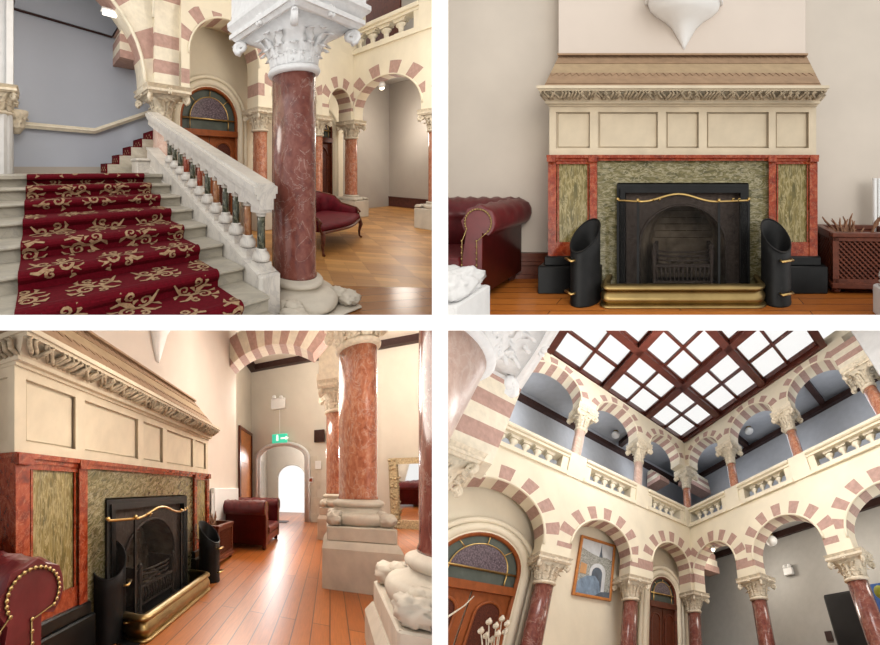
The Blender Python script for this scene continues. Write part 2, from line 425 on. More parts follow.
def arch_wall(m, bays, zb, zt, thick, nv=13, r_ext=.34, sub=2, mould=.02, stripe=.30, sill=None, pink_phase=1):
    """wall of arched bays, face at w=0 and back at w=thick.  bays: (s0, s1, sc, r, hs).
    slot 0 plain stone, slot 1 pink stone"""
    P = lambda s_, w, h: (s_, w, h)
    for (s0, s1, sc, r, hs) in bays:
        # piers from zb up to the springing, banded
        for (x0, x1) in ((s0, sc - r), (sc + r, s1)):
            if x1 - x0 < .005: continue
            k = 0; z = zb
            while z < hs - 1e-4:
                z2 = min(hs, z + stripe)
                if hs - z2 < stripe * .35: z2 = hs
                m.hexa([P(x0, 0, z), P(x1, 0, z), P(x1, thick, z), P(x0, thick, z)], [P(x0, 0, z2), P(x1, 0, z2), P(x1, thick, z2), P(x0, thick, z2)], 1 if k % 2 == pink_phase else 0)
                z = z2; k += 1
        def outer(t):
            c, sn = cos(t), sin(t); L = 1e9
            if c > 1e-6: L = min(L, (s1 - sc) / c)
            if c < -1e-6: L = min(L, (s0 - sc) / c)
            if sn > 1e-6: L = min(L, (zt - hs) / sn)
            return max(L, r + .002)
        N = nv * sub
        corners = [atan2(zt - hs, s0 - sc), atan2(zt - hs, s1 - sc)]
        pt = lambda t, R, w: P(sc + R * cos(t), w, hs + R * sin(t))
        for k in range(N):
            t0, t1 = pi - pi * k / N, pi - pi * (k + 1) / N
            pk = 1 if (k // sub) % 2 == 1 else 0
            L0, L1 = outer(t0), outer(t1)
            e0, e1 = min(r + r_ext, L0), min(r + r_ext, L1)
            for w in (0, thick):
                m.poly([pt(t0, r, w), pt(t1, r, w), pt(t1, e1, w), pt(t0, e0, w)], pk)
                out = [pt(t0, e0, w), pt(t1, e1, w), pt(t1, L1, w)]
                for cn, (X, Z) in zip(corners, ((s0, zt), (s1, zt))):
                    if t1 < cn < t0: out.append(P(X, w, Z))
                out.append(pt(t0, L0, w))
                m.poly(out, 0)
            m.poly([pt(t0, r, 0), pt(t0, r, thick), pt(t1, r, thick), pt(t1, r, 0)], pk)
        if mould:
            m.tube([pt(pi - pi * i / 24, r + mould * 1.1, -mould * .2) for i in range(25)], mould, 6, 0)
    s0 = bays[0][0]; s1 = bays[-1][1]
    m.poly([P(s0, 0, zb), P(s0, thick, zb), P(s0, thick, zt), P(s0, 0, zt)], 0)
    m.poly([P(s1, 0, zb), P(s1, thick, zb), P(s1, thick, zt), P(s1, 0, zt)], 0)
    m.poly([P(s0, 0, zt), P(s1, 0, zt), P(s1, thick, zt), P(s0, thick, zt)], 0)

def gallery_balustrade(st, T, s0, s1, z0, z1, thick, label, group, n=5, w0=0., end=.12):
    """stone parapet with n openings: sill, rail, end blocks and stubby balusters"""
    t = thing(st, 'gallery_balustrade', T((s0 + s1) / 2, w0, z0), label, 'balustrade', group)
    H = z1 - z0
    m = MB(st, T); m.box(s0, s1, w0 - .05, w0 + thick, z0, z0 + H * .15); m.box(s0, s1, w0 - .02, w0 + thick, z0 + H * .15, z0 + H * .20); m.build('sill', 'plaster_cream', t)
    m = MB(st, T); m.box(s0, s1, w0 - .02, w0 + thick, z0 + H * .74, z0 + H * .84); m.box(s0, s1, w0 - .07, w0 + thick + .03, z0 + H * .84, z1, 0, .02); m.build('rail', 'plaster_cream', t)
    for e0, e1 in ((s0, s0 + end), (s1 - end, s1)):
        m = MB(st, T); m.box(e0, e1, w0, w0 + thick, z0 + H * .2, z0 + H * .74); m.build('end_block', 'plaster_cream', t)
    a, b = s0 + end, s1 - end; g = (b - a) / n; yc = w0 + thick / 2; zb, zt = z0 + H * .2, z0 + H * .74; hh = zt - zb; q = g * .34
    for i in range(1, n):
        x = a + g * i; m = MB(st, T)
        m.box(x - q * .9, x + q * .9, yc - q * .9, yc + q * .9, zb, zb + hh * .12)
        m.lathe(x, yc, [(q * .5, zb + hh * .12), (q * .45, zb + hh * .3), (q * .55, zb + hh * .5), (q * .95, zb + hh * .62), (q * .95, zb + hh * .72), (q * .7, zb + hh * .8)], 10)
        m.box(x - q, x + q, yc - q, yc + q, zb + hh * .8, zb + hh * .9)
        m.hexa([(x - q, yc - q, zb + hh * .9), (x + q, yc - q, zb + hh * .9), (x + q, yc + q, zb + hh * .9), (x - q, yc + q, zb + hh * .9)], [(x - g * .5, yc - q, zt), (x + g * .5, yc - q, zt), (x + g * .5, yc + q, zt), (x - g * .5, yc + q, zt)])
        m.build('baluster', 'stone_cream', t)
    return t

def arched_door(st, T, sc, w, half, z0, zspring, label, fret=True, wood='wood_door', zl=None, frame='plaster_cream', name='door_1', leaves=2):
    """double door with fretwork panels and a half-round fanlight, in a moulded surround (local s, w, h)"""
    zl = zl or zspring
    t = thing(st, name, T(sc, w, z0), label, 'door')
    # surround
    m = MB(st, T)
    for R, rad, off in ((half + .10, .075, -.01), (half + .22, .05, -.02), (half + .02, .035, -.01)):
        pts = [(sc - R, w + off, z0)] + [(sc + R * cos(pi - pi * i / 20), w + off, zspring + R * sin(pi * i / 20)) for i in range(21)] + [(sc + R, w + off, z0)]
        m.tube(pts, rad, 6)
    m.build('surround', frame, t)
    # wooden frame and transom
    m = MB(st, T)
    R = half
    pts = [(sc - R, w, z0)] + [(sc + R * cos(pi - pi * i / 20), w, zspring + R * sin(pi * i / 20)) for i in range(21)] + [(sc + R, w, z0)]
    m.tube(pts, .045, 6); m.box(sc - half, sc + half, w - .06, w + .05, zl - .12, zl)
    m.build('door_frame', wood, t)
    # fanlight
    f = MB(st, T); R = half * .98
    f.poly([(sc + R * cos(pi * i / 24), w + .02, zspring + R * sin(pi * i / 24)) for i in range(25)] + [(sc - R, w + .02, zl), (sc + R, w + .02, zl)], 0)
    fo = f.build('fanlight', 'glass_teal', t)
    g = MB(st, T); R = half * .68; zz = zspring + (.02 if zl < zspring + .01 else .1)
    ring = [(sc + R * cos(pi * i / 20), w - .005, zz + R * sin(pi * i / 20)) for i in range(21)]
    g.hexa(ring, [(a, w + .015, c) for a, b, c in ring]); g.build('purple_pane', 'glass_purple', fo)
    g = MB(st, T)
    g.tube(ring, .012, 5); g.tube([(sc - half * .95, w - .01, zz), (sc + half * .95, w - .01, zz)], .018, 5)
    for k in (-1, 1): g.tube([(sc + k * R, w - .01, zl), (sc + k * R, w - .01, zz)], .012, 5)
    for k in (.25, .5, .75): g.tube([(sc + R * cos(pi * k), w - .01, zz + R * sin(pi * k)), (sc + half * .97 * cos(pi * k), w - .01, zspring + half * .97 * sin(pi * k))], .009, 5)
    g.build('lead_bar', 'brass', fo)
    # leaves
    lw = 2 * half / leaves
    for k in range(leaves):
        x0 = sc - half + lw * k; m = MB(st, T); m.box(x0 + .01, x0 + lw - .01, w + .01, w + .05, z0, zl - .12)
        lf = m.build('door_leaf', wood, t)
        pc = x0 + lw / 2; pr = lw * .30; zt = zl - .24 - pr
        o = [(pc + pr * cos(pi * i / 14), w - .0, zt + pr * sin(pi * i / 14)) for i in range(15)] + [(pc - pr, w, z0 + .3), (pc + pr, w, z0 + .3)]
        m = MB(st, T); m.hexa(o, [(a, w + .02, c) for a, b, c in o]); m.build('fretwork_panel', 'wood_fret' if fret else wood, lf)
        m = MB(st, T); m.tube(o + [o[0]], .022, 6); m.build('panel_moulding', wood, lf)
    return t

# ------------------------------------------------------------------ fireplace and its furniture (local x right, y into the wall, z up)
def fireplace(st, T, label):
    t = thing(st, 'fireplace', T(0, .1, 0), label, 'fireplace')
    for sx in (-1, 1):
        m = MB(st, T); a, b = sorted((sx * 1.52, sx * .86)); m.box(a, b, -.068, .34, 0, .29, 0, .01)
        a, b = sorted((sx * 1.46, sx * .88)); m.box(a, b, -.045, .34, .29, .385, 0, .01); m.build('plinth', 'plinth_black', t)
        # red framed pilaster with a green slab let into it
        m = MB(st, T)
        def rb(x0, x1, z0, z1, y=-.02):
            a, b = sorted((sx * x0, sx * x1)); m.box(a, b, y, .34, z0, z1)
        rb(1.345, 1.43, .385, 1.395); rb(.91, .985, .385, 1.395, -.03); rb(.985, 1.345, .385, .53, -.015); rb(.985, 1.345, 1.36, 1.395)
        p = m.build('pilaster', 'marble_orange', t); p['label'] = 'red marble pilaster frame'
        m = MB(st, T); a, b = sorted((sx * .985, sx * 1.345)); m.box(a, b, .0, .1, .53, 1.36); m.build('green_panel', 'marble_green', p)
        for q0, q1 in ((1.0, 1.015), (1.32, 1.335)):
            m = MB(st, T); a, b = sorted((sx * q0, sx * q1)); m.box(a, b, -.012, .0, .53, 1.36); m.build('bead', 'marble_orange', p)
    # green slabs round the opening
    m = MB(st, T); m.box(-.91, -.70, .0, .3, 0, 1.16); m.box(.70, .91, .0, .3, 0, 1.16); m.box(-.91, .91, .0, .3, 1.16, 1.395)
    q = m.build('surround', 'marble_green_flat', t); q['label'] = 'dark green veined marble surround'
    m = MB(st, T); m.box(-1.43, 1.43, -.03, .34, 1.395, 1.425); m.box(-1.436, 1.436, -.045, .34, 1.425, 1.457)
    for x in (-1.385, -.945, .945, 1.385): m.box(x - .045, x + .045, -.05, 0, 1.385, 1.45)
    q = m.build('marble_band', 'marble_orange', t); q['label'] = 'red marble band above the opening'
    # panelled stone overmantel
    P = [(-1.356, -.993), (-.908, -.267), (-.18, .17), (.256, .918), (.993, 1.345)]
    m = MB(st, T); m.box(-1.41, 1.41, .035, .40, 1.457, 2.0)
    x = -1.41
    for a, b in P + [(1.41, 1.41)]:
        m.box(x, a, 0, .034, 1.53, 1.916); x = b
    m.box(-1.41, 1.41, .0, .034, 1.457, 1.53); m.box(-1.41, 1.41, 0, .034, 1.916, 2.0)
    for sx in (-1, 1):
        xa, xb = sorted((sx * 1.41, sx * 1.425))
        m.box(xa, xb, 0, .07, 1.457, 2.0); m.box(xa, xb, .33, .40, 1.457, 2.0); m.box(xa, xb, .07, .33, 1.457, 1.53); m.box(xa, xb, .07, .33, 1.916, 2.0)
    ov = m.build('overmantel', 'stone_panel', t)
    for a, b in P:
        m = MB(st, T); m.box(a + .012, b - .012, .024, .036, 1.542, 1.904, 0, .006); m.build('panel', 'stone_panel', ov)
    # cornice with a carved leaf frieze
    m = MB(st, T)
    for z0, z1, y, ov_ in ((1.975, 1.995, -.02, .02), (1.995, 2.02, -.06, .03), (2.10, 2.12, -.17, .05), (2.12, 2.150, -.19, .06)):
        m.box(-1.41 - ov_, 1.41 + ov_, y, .40, z0, z1)
    m.hexa([(-1.43, -.06, 2.02), (1.43, -.06, 2.02), (1.43, .40, 2.02), (-1.43, .40, 2.02)], [(-1.46, -.14, 2.10), (1.46, -.14, 2.10), (1.46, .40, 2.10), (-1.46, .40, 2.10)])
    co = m.build('cornice', 'stone_panel', t)
    m = MB(st, T); rnd = random.Random(3)
    N = 84
    for i in range(N):
        x = -1.43 + 2.86 * (i + .5) / N; s = 1 if rnd.random() > .45 else -1; rz = rnd.uniform(-.012, .012)
        pts = [(x - .035 * s, -.085, 2.03), (x - .012 * s, -.12, 2.042 + rz), (x + .012 * s, -.14, 2.066 + rz), (x + .03 * s, -.165, 2.086 + rz), (x + .012 * s, -.172, 2.1)]
        m.tube(pts, [.008, .013, .014, .012, .005], 6)
    for sx in (-1, 1):
        for i in range(8):
            y = -.05 + .42 * i / 8
            m.tube([(sx * 1.435, y, 2.022), (sx * 1.46, y + .02, 2.05), (sx * 1.485, y - .01, 2.085), (sx * 1.475, y + .015, 2.1)], [.012, .02, .018, .01], 6)
    q = m.build('carved_frieze', 'stone_frieze', co); q['label'] = 'carved grey leaf frieze'
    # sloping stone hood, banded, with scalloped edges
    m = MB(st, T); y0, z0, y1, z1 = -.13, 2.15, .24, 2.60
    B = [(0, .10, 1), (.10, .42, 1), (.42, .74, 0), (.74, 1., 1)]
    f = lambda t_, x, o=0: (x * (1 + .0 * t_), y0 + (y1 - y0) * t_ - .012 * o, z0 + (z1 - z0) * t_ + .006 * o)
    xs = 1.425
    for a, b, s in B: m.hexa([f(a, -xs), f(a, xs), (xs, .40, f(a, 0)[2]), (-xs, .40, f(a, 0)[2])], [f(b, -xs), f(b, xs), (xs, .40, f(b, 0)[2]), (-xs, .40, f(b, 0)[2])], s)
    n = 40
    for (tb, te) in ((.10, .19), (.42, .33), (.74, .82), (1.0, .93)):
        for i in range(n):
            xa, xb = -xs + 2 * xs * i / n, -xs + 2 * xs * (i + 1) / n; xm = (xa + xb) / 2
            m.hexa([f(tb, xa, 0), f(tb, xb, 0), f(te, xm, 0)], [f(tb, xa, .4), f(tb, xb, .4), f(te, xm, .4)], 2)
    m.box(-xs, xs, .2, .40, 2.60, 2.62, 1)
    q = m.build('hood', ['stone_tan', 'stone_brown', 'stone_brown'], t); q['label'] = 'sloping brown stone hood with scalloped bands'
    # iron register: frame, arched plate and fire back
    m = MB(st, T)
    for o, y in ((.70, -.02), (.66, -.035)):
        w = .05
        m.box(-o, -o + w, y, .05, 0, 1.147 - (.70 - o)); m.box(o - w, o, y, .05, 0, 1.147 - (.70 - o)); m.box(-o + w, o - w, y, .05, 1.147 - w - (.70 - o), 1.147 - (.70 - o))
    rg = m.build('iron_frame', 'iron_black', t)
    m = MB(st, T); hx, zs = .45, .47; n = 24
    R = [(hx * cos(pi * i / n), zs + hx * sin(pi * i / n)) for i in range(n + 1)]
    O = []
    for x, z in R:
        k = min(.62 / max(abs(x), 1e-6), (1.07 - zs) / max(z - zs, 1e-6)); O.append((x * k, zs + (z - zs) * k))
    pairs = [((hx, 0), (.62, 0))] + list(zip(R, O)) + [((-hx, 0), (-.62, 0))]
    for (i0, o0), (i1, o1) in zip(pairs, pairs[1:]):
        out = [(o0[0], .03, o0[1])]
        for cx_ in (.62, -.62):
            if abs(o0[0] - o1[0]) > 1e-6 and abs(o0[1] - o1[1]) > 1e-6 and (abs(o0[0] - cx_) < 1e-4 or abs(o1[0] - cx_) < 1e-4): out.append((cx_, .03, 1.07))
        out += [(o1[0], .03, o1[1]), (i1[0], .03, i1[1]), (i0[0], .03, i0[1])]
        m.poly(out); m.poly([(i0[0], .03, i0[1]), (i1[0], .03, i1[1]), (i1[0] * .8, .36, i1[1] * .95), (i0[0] * .8, .36, i0[1] * .95)], 1)
    m.tube([(x * 1.03, .02, z) for x, z in [(hx, 0)] + R + [(-hx, 0)]], .014, 6)
    m.build('register_plate', ['iron_grate', 'fire_soot'], rg)
    m = MB(st, T); m.box(-.40, .40, .36, .42, 0, .95)
    for r in range(5):
        for c in range(4): m.box(-.38 + .19 * c + (.05 if r % 2 else 0), -.2 + .19 * c + (.05 if r % 2 else 0), .345, .36, .42 + .08 * r, .49 + .08 * r)
    m.build('fire_back', 'fire_soot', t)
    m = MB(st, T); m.box(-.74, .74, -.33, .36, 0, .012); m.build('hearth_slab', 'iron_black', t)
    return t

def fire_grate(st, T, label):
    t = thing(st, 'fire_grate', T(0, .1, 0), label, 'grate')
    m = MB(st, T); w = .30
    for z in (.30, .345, .39, .435): m.tube([(-w, .0, z), (-w * .5, -.05, z), (w * .5, -.05, z), (w, 0, z)], .011, 6)
    for x in (-w, w): m.box(x - .02, x + .02, -.02, .28, .1, .47)
    m.build('basket', 'iron_grate', t)
    m = MB(st, T)
    for i in range(13):
        x = -w * .92 + 2 * w * .92 * i / 12; m.tube([(x, -.045, .30), (x * .98, -.06, .2), (x * .95, -.04, .13)], .012, 5)
    m.box(-w, w, -.06, -.03, .28, .305); m.box(-w, w, -.05, -.02, .11, .135); m.build('apron_bars', 'iron_grate', t)
    for x in (-w, w):
        m = MB(st, T); m.lathe(x, -.05, [(.022, .012), (.03, .05), (.016, .08), (.02, .3), (.03, .44), (.014, .47), (.03, .5), (.006, .53)], 10)
        m.build('upright', 'iron_grate', t)
    m = MB(st, T); m.box(-w * .95, w * .95, .0, .28, .16, .2); rnd = random.Random(5)
    for i in range(16): m.ball((rnd.uniform(-.25, .25), rnd.uniform(.02, .24), .23 + rnd.uniform(0, .05)), .05, 7, 0, (1, 1, .8), 4)
    m.build('ash_bed', 'fire_soot', t)
    return t

def fender(st, T, label):
    t = thing(st, 'fender', T(0, -.3, 0), label, 'fender')
    X, yf, yb, r = .765, -.345, -.075, .07
    path = [(-X, yb, -1, 0), (-X, yf + r, -1, 0)]
    for i in range(1, 6): a = pi + pi / 2 * i / 6; path.append((-X + r + r * cos(a), yf + r + r * sin(a), cos(a), sin(a)))
    path += [(-X + r, yf, 0, -1), (0, yf, 0, -1), (X - r, yf, 0, -1)]
    for i in range(1, 6): a = 1.5 * pi + pi / 2 * i / 6; path.append((X - r + r * cos(a), yf + r + r * sin(a), cos(a), sin(a)))
    path += [(X, yf + r, 1, 0), (X, yb, 1, 0)]
    def band(name, prof, mat, lab=None):
        m = MB(st, T)
        m.loft([[(x + nx * o, y + ny * o, z) for o, z in prof] for x, y, nx, ny in path], 0, True)
        q = m.build(name, mat, t)
        if lab: q['label'] = lab
    band('body', [(-.015, .02), (.012, .02), (.012, .045), (.028, .06), (.034, .085), (.03, .11), (.012, .14), (.006, .16), (.0, .165), (-.015, .165)], 'brass_old')
    band('rim', [(-.03, .165), (.012, .16), (.03, .172), (.034, .187), (.026, .203), (-.006, .214), (-.03, .21)], 'brass_old')
    band('foot_moulding', [(-.015, .0), (.04, .0), (.046, .012), (.04, .024), (.02, .03), (-.015, .03)], 'brass_old')
    return t

def fire_screen(st, T, label):
    t = thing(st, 'fire_screen', T(0, -.2, 0), label, 'fire screen')
    P = [(-.67, -.10), (-.45, -.20), (.36, -.20), (.68, -.10)]; zb, zt = .03, .985
    for x, y in P:
        m = MB(st, T); m.box(x - .012, x + .012, y - .008, y + .008, zb - .015, zt); m.build('post', 'iron_black', t)
    for i, ((x0, y0), (x1, y1)) in enumerate(zip(P, P[1:])):
        n = 16; top = []
        for k in range(n + 1):
            u = k / n; z = zt + (.075 * (sin(pi * min(1, max(0, (u - .05) / .9))) ** 2) if i == 1 else 0)
            top.append((x0 + (x1 - x0) * u, y0 + (y1 - y0) * u, z))
        m = MB(st, T)
        for (xa, ya, za), (xb, yb, zb2) in zip(top, top[1:]): m.poly([(xa, ya, zb), (xb, yb, zb), (xb, yb, zb2), (xa, ya, za)])
        m.build('mesh_panel', 'mesh_black', t)
        m = MB(st, T); m.tube(top, .012, 6); m.build('top_rail', 'brass', t)
        m = MB(st, T); m.tube([(x0, y0, zb + .01), (x1, y1, zb + .01)], .009, 5); m.build('bottom_rail', 'iron_black', t)
    for x, y in P:
        m = MB(st, T); m.ball((x, y - .004, zt + .015), .018, 8); m.build('finial', 'brass', t)
    for x in (-.30, -.24, .5, .56):
        m = MB(st, T); m.tube([(x, -.2 if x < .4 else -.16, .985), (x + .005, -.215 if x < .4 else -.17, 1.012), (x + .02, -.215 if x < .4 else -.17, 1.01)], .006, 5); m.build('handle_loop', 'brass', t)
    return t

def scuttle(st, T, label, dirx, diry, hang):
    """tall black cylinder cut off at a slant, brass handles"""
    t = thing(st, 'coal_scuttle', T(0, 0, 0), label, 'coal scuttle')
    m = MB(st, T); n = 32; L = hypot(dirx, diry); dx, dy = dirx / L, diry / L
    def ring(r, base, k, ox=0): return [(r * cos(2 * pi * i / n), r * sin(2 * pi * i / n), base + k * r / .14 * (cos(2 * pi * i / n) * dx + sin(2 * pi * i / n) * dy)) for i in range(n)]
    R = [ring(.146, 0, 0), ring(.148, .015, 0), ring(.143, .04, 0), ring(.142, .45, 0), ring(.142, .655, .135), ring(.134, .652, .128), ring(.132, .40, 0), ring(.12, .05, 0)]
    m.loft(R, 0, True); m.build('body', 'iron_black', t)
    m = MB(st, T); m.tube([(.142 * cos(2 * pi * i / n), .142 * sin(2 * pi * i / n), .655 + .137 * (cos(2 * pi * i / n) * dx + sin(2 * pi * i / n) * dy)) for i in range(n + 1)], .006, 5, 0, True, False); m.build('lip', 'iron_black', t)
    c, s = cos(hang), sin(hang)
    for z in (.45, .14):
        m = MB(st, T)
        pts = [(.14 * c - u * s, .14 * s + u * c, z) for u in (-.062,)] + [(.178 * c - u * s, .178 * s + u * c, z) for u in (-.06, 0, .06)] + [(.14 * c - .062 * s, .14 * s + .062 * c, z)]
        m.tube(pts, .0115, 7); m.build('handle', 'brass', t)
    return t

def chesterfield(st, T, W, D, label, cat='armchair', name='chesterfield_armchair', H=.965, left=True):
    """rolled arm leather seat; local origin: outer bottom corner of the right arm at the front, seat spreads to -x"""
    t = thing(st, name, T(-W / 2, D / 2, 0), label, cat)
    rr = .165; zc = H - rr
    def roll(cx, sgn, y0, y1, m):
        # section: panel under the roll, then the tufted roll
        rings = []; n = 26
        for k in range(n + 1):
            y = y0 + (y1 - y0) * k / n; ring = []
            bulge = .02 * (1 - (2 * k / n - 1) ** 8)
            ring += [(cx - sgn * .24, y, .10), (cx, y, .10), (cx + sgn * .004, y, zc - rr * .6)]
            for i in range(13):
                a = -.9 + (pi + 1.6) * i / 12; tuft = .012 * cos(2 * pi * (y - y0) / .16 + (pi if i % 2 else 0)) * (1 if 3 < i < 11 else 0)
                r = rr * (.96 if k in (0, n) else 1) + tuft
                ring.append((cx - sgn * .03 + sgn * r * cos(a), y, zc + r * sin(a)))
            rings.append(ring)
        m.loft(rings, 0, True)
    def arm(cx, sgn):
        m = MB(st, T); roll(cx, sgn, 0, D - .05, m); a = m.build('arm', 'leather_oxblood', t)
        m = MB(st, T)
        for i in range(22):
            an = -.7 + (pi + 1.2) * i / 21; r = rr * .78
            m.ball((cx - sgn * .03 + sgn * r * cos(an), -.006, zc + r * sin(an)), .011, 6, 0, (1, .6, 1), 4)
        for i in range(9):
            for x in (-.045, -.19): m.ball((cx + sgn * x, -.006, .16 + .058 * i), .011, 6, 0, (1, .6, 1), 4)
        rb_ = rr * .78
        m.tube([(cx - sgn * .19, -.002, .15), (cx - sgn * .19, -.002, .62)] + [(cx - sgn * .03 + sgn * rb_ * cos(-.7 + (pi + 1.2) * (21 - i) / 21), -.002, zc + rb_ * sin(-.7 + (pi + 1.2) * (21 - i) / 21)) for i in range(22)] + [(cx - sgn * .045, -.002, .62), (cx - sgn * .045, -.002, .15)], .005, 4)
        m.build('stud_trim', 'brass_old', a)
    arm(0, 1)
    if left: arm(-W, -1)
    # back: same roll, running across
    m = MB(st, T); rings = []; n = 30
    for k in range(n + 1):
        x = -W + .1 + (W - .2) * k / n; ring = [(x, D - .24, .10), (x, D, .10), (x, D, zc - rr * .5)]
        for i in range(13):
            a = -.9 + (pi + 1.6) * i / 12; tuft = .012 * cos(2 * pi * x / .16 + (pi if i % 2 else 0)) * (1 if 3 < i < 11 else 0); r = rr + tuft
            ring.append((x, D - .03 + r * cos(a), zc + r * sin(a)))
        rings.append(ring)
    m.loft(rings, 0, True); m.build('back', 'leather_oxblood', t)
    m = MB(st, T); m.box(-W + .2, -.2, .0, D - .2, .10, .30, 0, .03); m.build('seat_base', 'leather_oxblood', t)
    m = MB(st, T)
    rings = []
    for q, z in ((.0, .30), (.03, .33), (.03, .43), (.0, .46)):
        rings.append([(-W + .23 - q, -.0 - q, z), (-.23 + q, -.0 - q, z), (-.23 + q, D - .25, z), (-W + .23 - q, D - .25, z)])
    m.loft(rings, 0, False); m.build('seat_cushion', 'leather_oxblood', t)
    for x, y in ((-.1, .06), (-W + .1, .06), (-.1, D - .08), (-W + .1, D - .08)):
        m = MB(st, T); m.lathe(x, y, [(.03, 0), (.045, .03), (.04, .08), (.03, .11)], 10); m.build('foot', 'wood_dark', t)
    return t

def log_box(st, T, label, W=.72, D=.42, H=.645):
    t = thing(st, 'log_box', T(W / 2, D / 2, 0), label, 'box')
    m = MB(st, T)
    m.box(-.02, W + .02, -.02, D + .02, .06, .12, 0, .01)
    for x in (0, W - .06):
        for y in (0, D - .05): m.box(x, x + .06, y, y + .05, .12, H - .05)
    m.box(0, W, 0, .05, .12, .16); m.box(0, W, 0, .05, H - .09, H - .05); m.box(0, W, D - .05, D, .12, H - .05)
    m.box(0, .05, 0, D, .12, .16); m.box(0, .05, 0, D, H - .09, H - .05); m.box(W - .05, W, 0, D, .12, .16); m.box(W - .05, W, 0, D, H - .09, H - .05)
    m.build('frame', 'wood_mahogany', t)
    m = MB(st, T); m.box(-.015, W + .015, -.015, .05, H - .05, H, 0, .008); m.box(-.015, W + .015, D - .05, D + .015, H - .05, H, 0, .008); m.box(-.015, .05, .05, D - .05, H - .05, H); m.box(W - .05, W + .015, .05, D - .05, H - .05, H)
    m.build('rim', 'wood_mahogany', t)
    def lattice(fr, w, h):
        m = MB(st, fr); g = .055; b = .011
        for s in (1, -1):
            k = -int(h / g)
            while k * g < w + h:
                x0 = k * g
                pts = [(x0 + s * 0, 0), (x0 + s * h, h)] if s > 0 else [(x0, 0), (x0 - h, h)]
                (xa, za), (xb, zb) = pts
                def clipx(xa, za, xb, zb):
                    d = xb - xa; t0, t1 = 0, 1
                    for lim, sg in ((0, 1), (w, -1)):
                        fa, fb = sg * (xa - lim), sg * (xb - lim)
                        if fa < 0 and fb < 0: return None
                        if fa < 0: t0 = max(t0, fa / (fa - fb))
                        if fb < 0: t1 = min(t1, fa / (fa - fb))
                    return None if t0 >= t1 else (xa + d * t0, za + (zb - za) * t0, xa + d * t1, za + (zb - za) * t1)
                c = clipx(xa, za, xb, zb); k += 1
                if c is None: continue
                xa, za, xb, zb = c
                m.hexa([(xa - b, .012 + .004 * s, za), (xa + b, .012 + .004 * s, za), (xa + b, .02 + .004 * s, za), (xa - b, .02 + .004 * s, za)], [(xb - b, .012 + .004 * s, zb), (xb + b, .012 + .004 * s, zb), (xb + b, .02 + .004 * s, zb), (xb - b, .02 + .004 * s, zb)])
        m.poly([(0, .035, 0), (w, .035, 0), (w, .035, h), (0, .035, h)], 1)
        m.build('lattice_panel', ['wood_mahogany', 'wood_dark'], t)
    lattice(lambda x, y, z: T(x + .06, y, z + .16), W - .12, H - .25)
    lattice(lambda x, y, z: T(y, D - .05 - x, z + .16), D - .10, H - .25)
    m = MB(st, T); m.box(.05, W - .05, .05, D - .05, .12, .16); m.build('bottom_board', 'wood_dark', t)
    for x in (.05, W - .05):
        for y in (.05, D - .05):
            m = MB(st, T); m.ball((x, y, .035), .05, 10, 0, (1, 1, .7)); m.build('bun_foot', 'wood_mahogany', t)
    return t

def sticks(st, T, W, D, H, n, label, group, seed=1):
    rnd = random.Random(seed)
    for i in range(n):
        x, y = rnd.uniform(.1, W - .1), rnd.uniform(.08, D - .08); a = rnd.uniform(0, 2 * pi); l = rnd.uniform(.2, .42); lean = rnd.uniform(.15, .8)
        pts = []; 
        for k in range(6):
            u = k / 5; pts.append((x + cos(a) * lean * l * u + .03 * sin(5 * u + i), y + sin(a) * lean * l * u * .5 + .02 * sin(4 * u + i * 2), H - .22 + l * u * (1.15 - .4 * lean * u)))
        m = MB(st, T); m.tube(pts, [.016, .017, .014, .013, .012, .005], 6)
        if i % 3 == 0:
            q = pts[3]; m.tube([q, (q[0] + .05, q[1], q[2] + .05), (q[0] + .06, q[1] + .01, q[2] + .1)], [.009, .008, .004], 5)
        tag(m.build('dry_stick', 'twig'), label, 'stick', group)

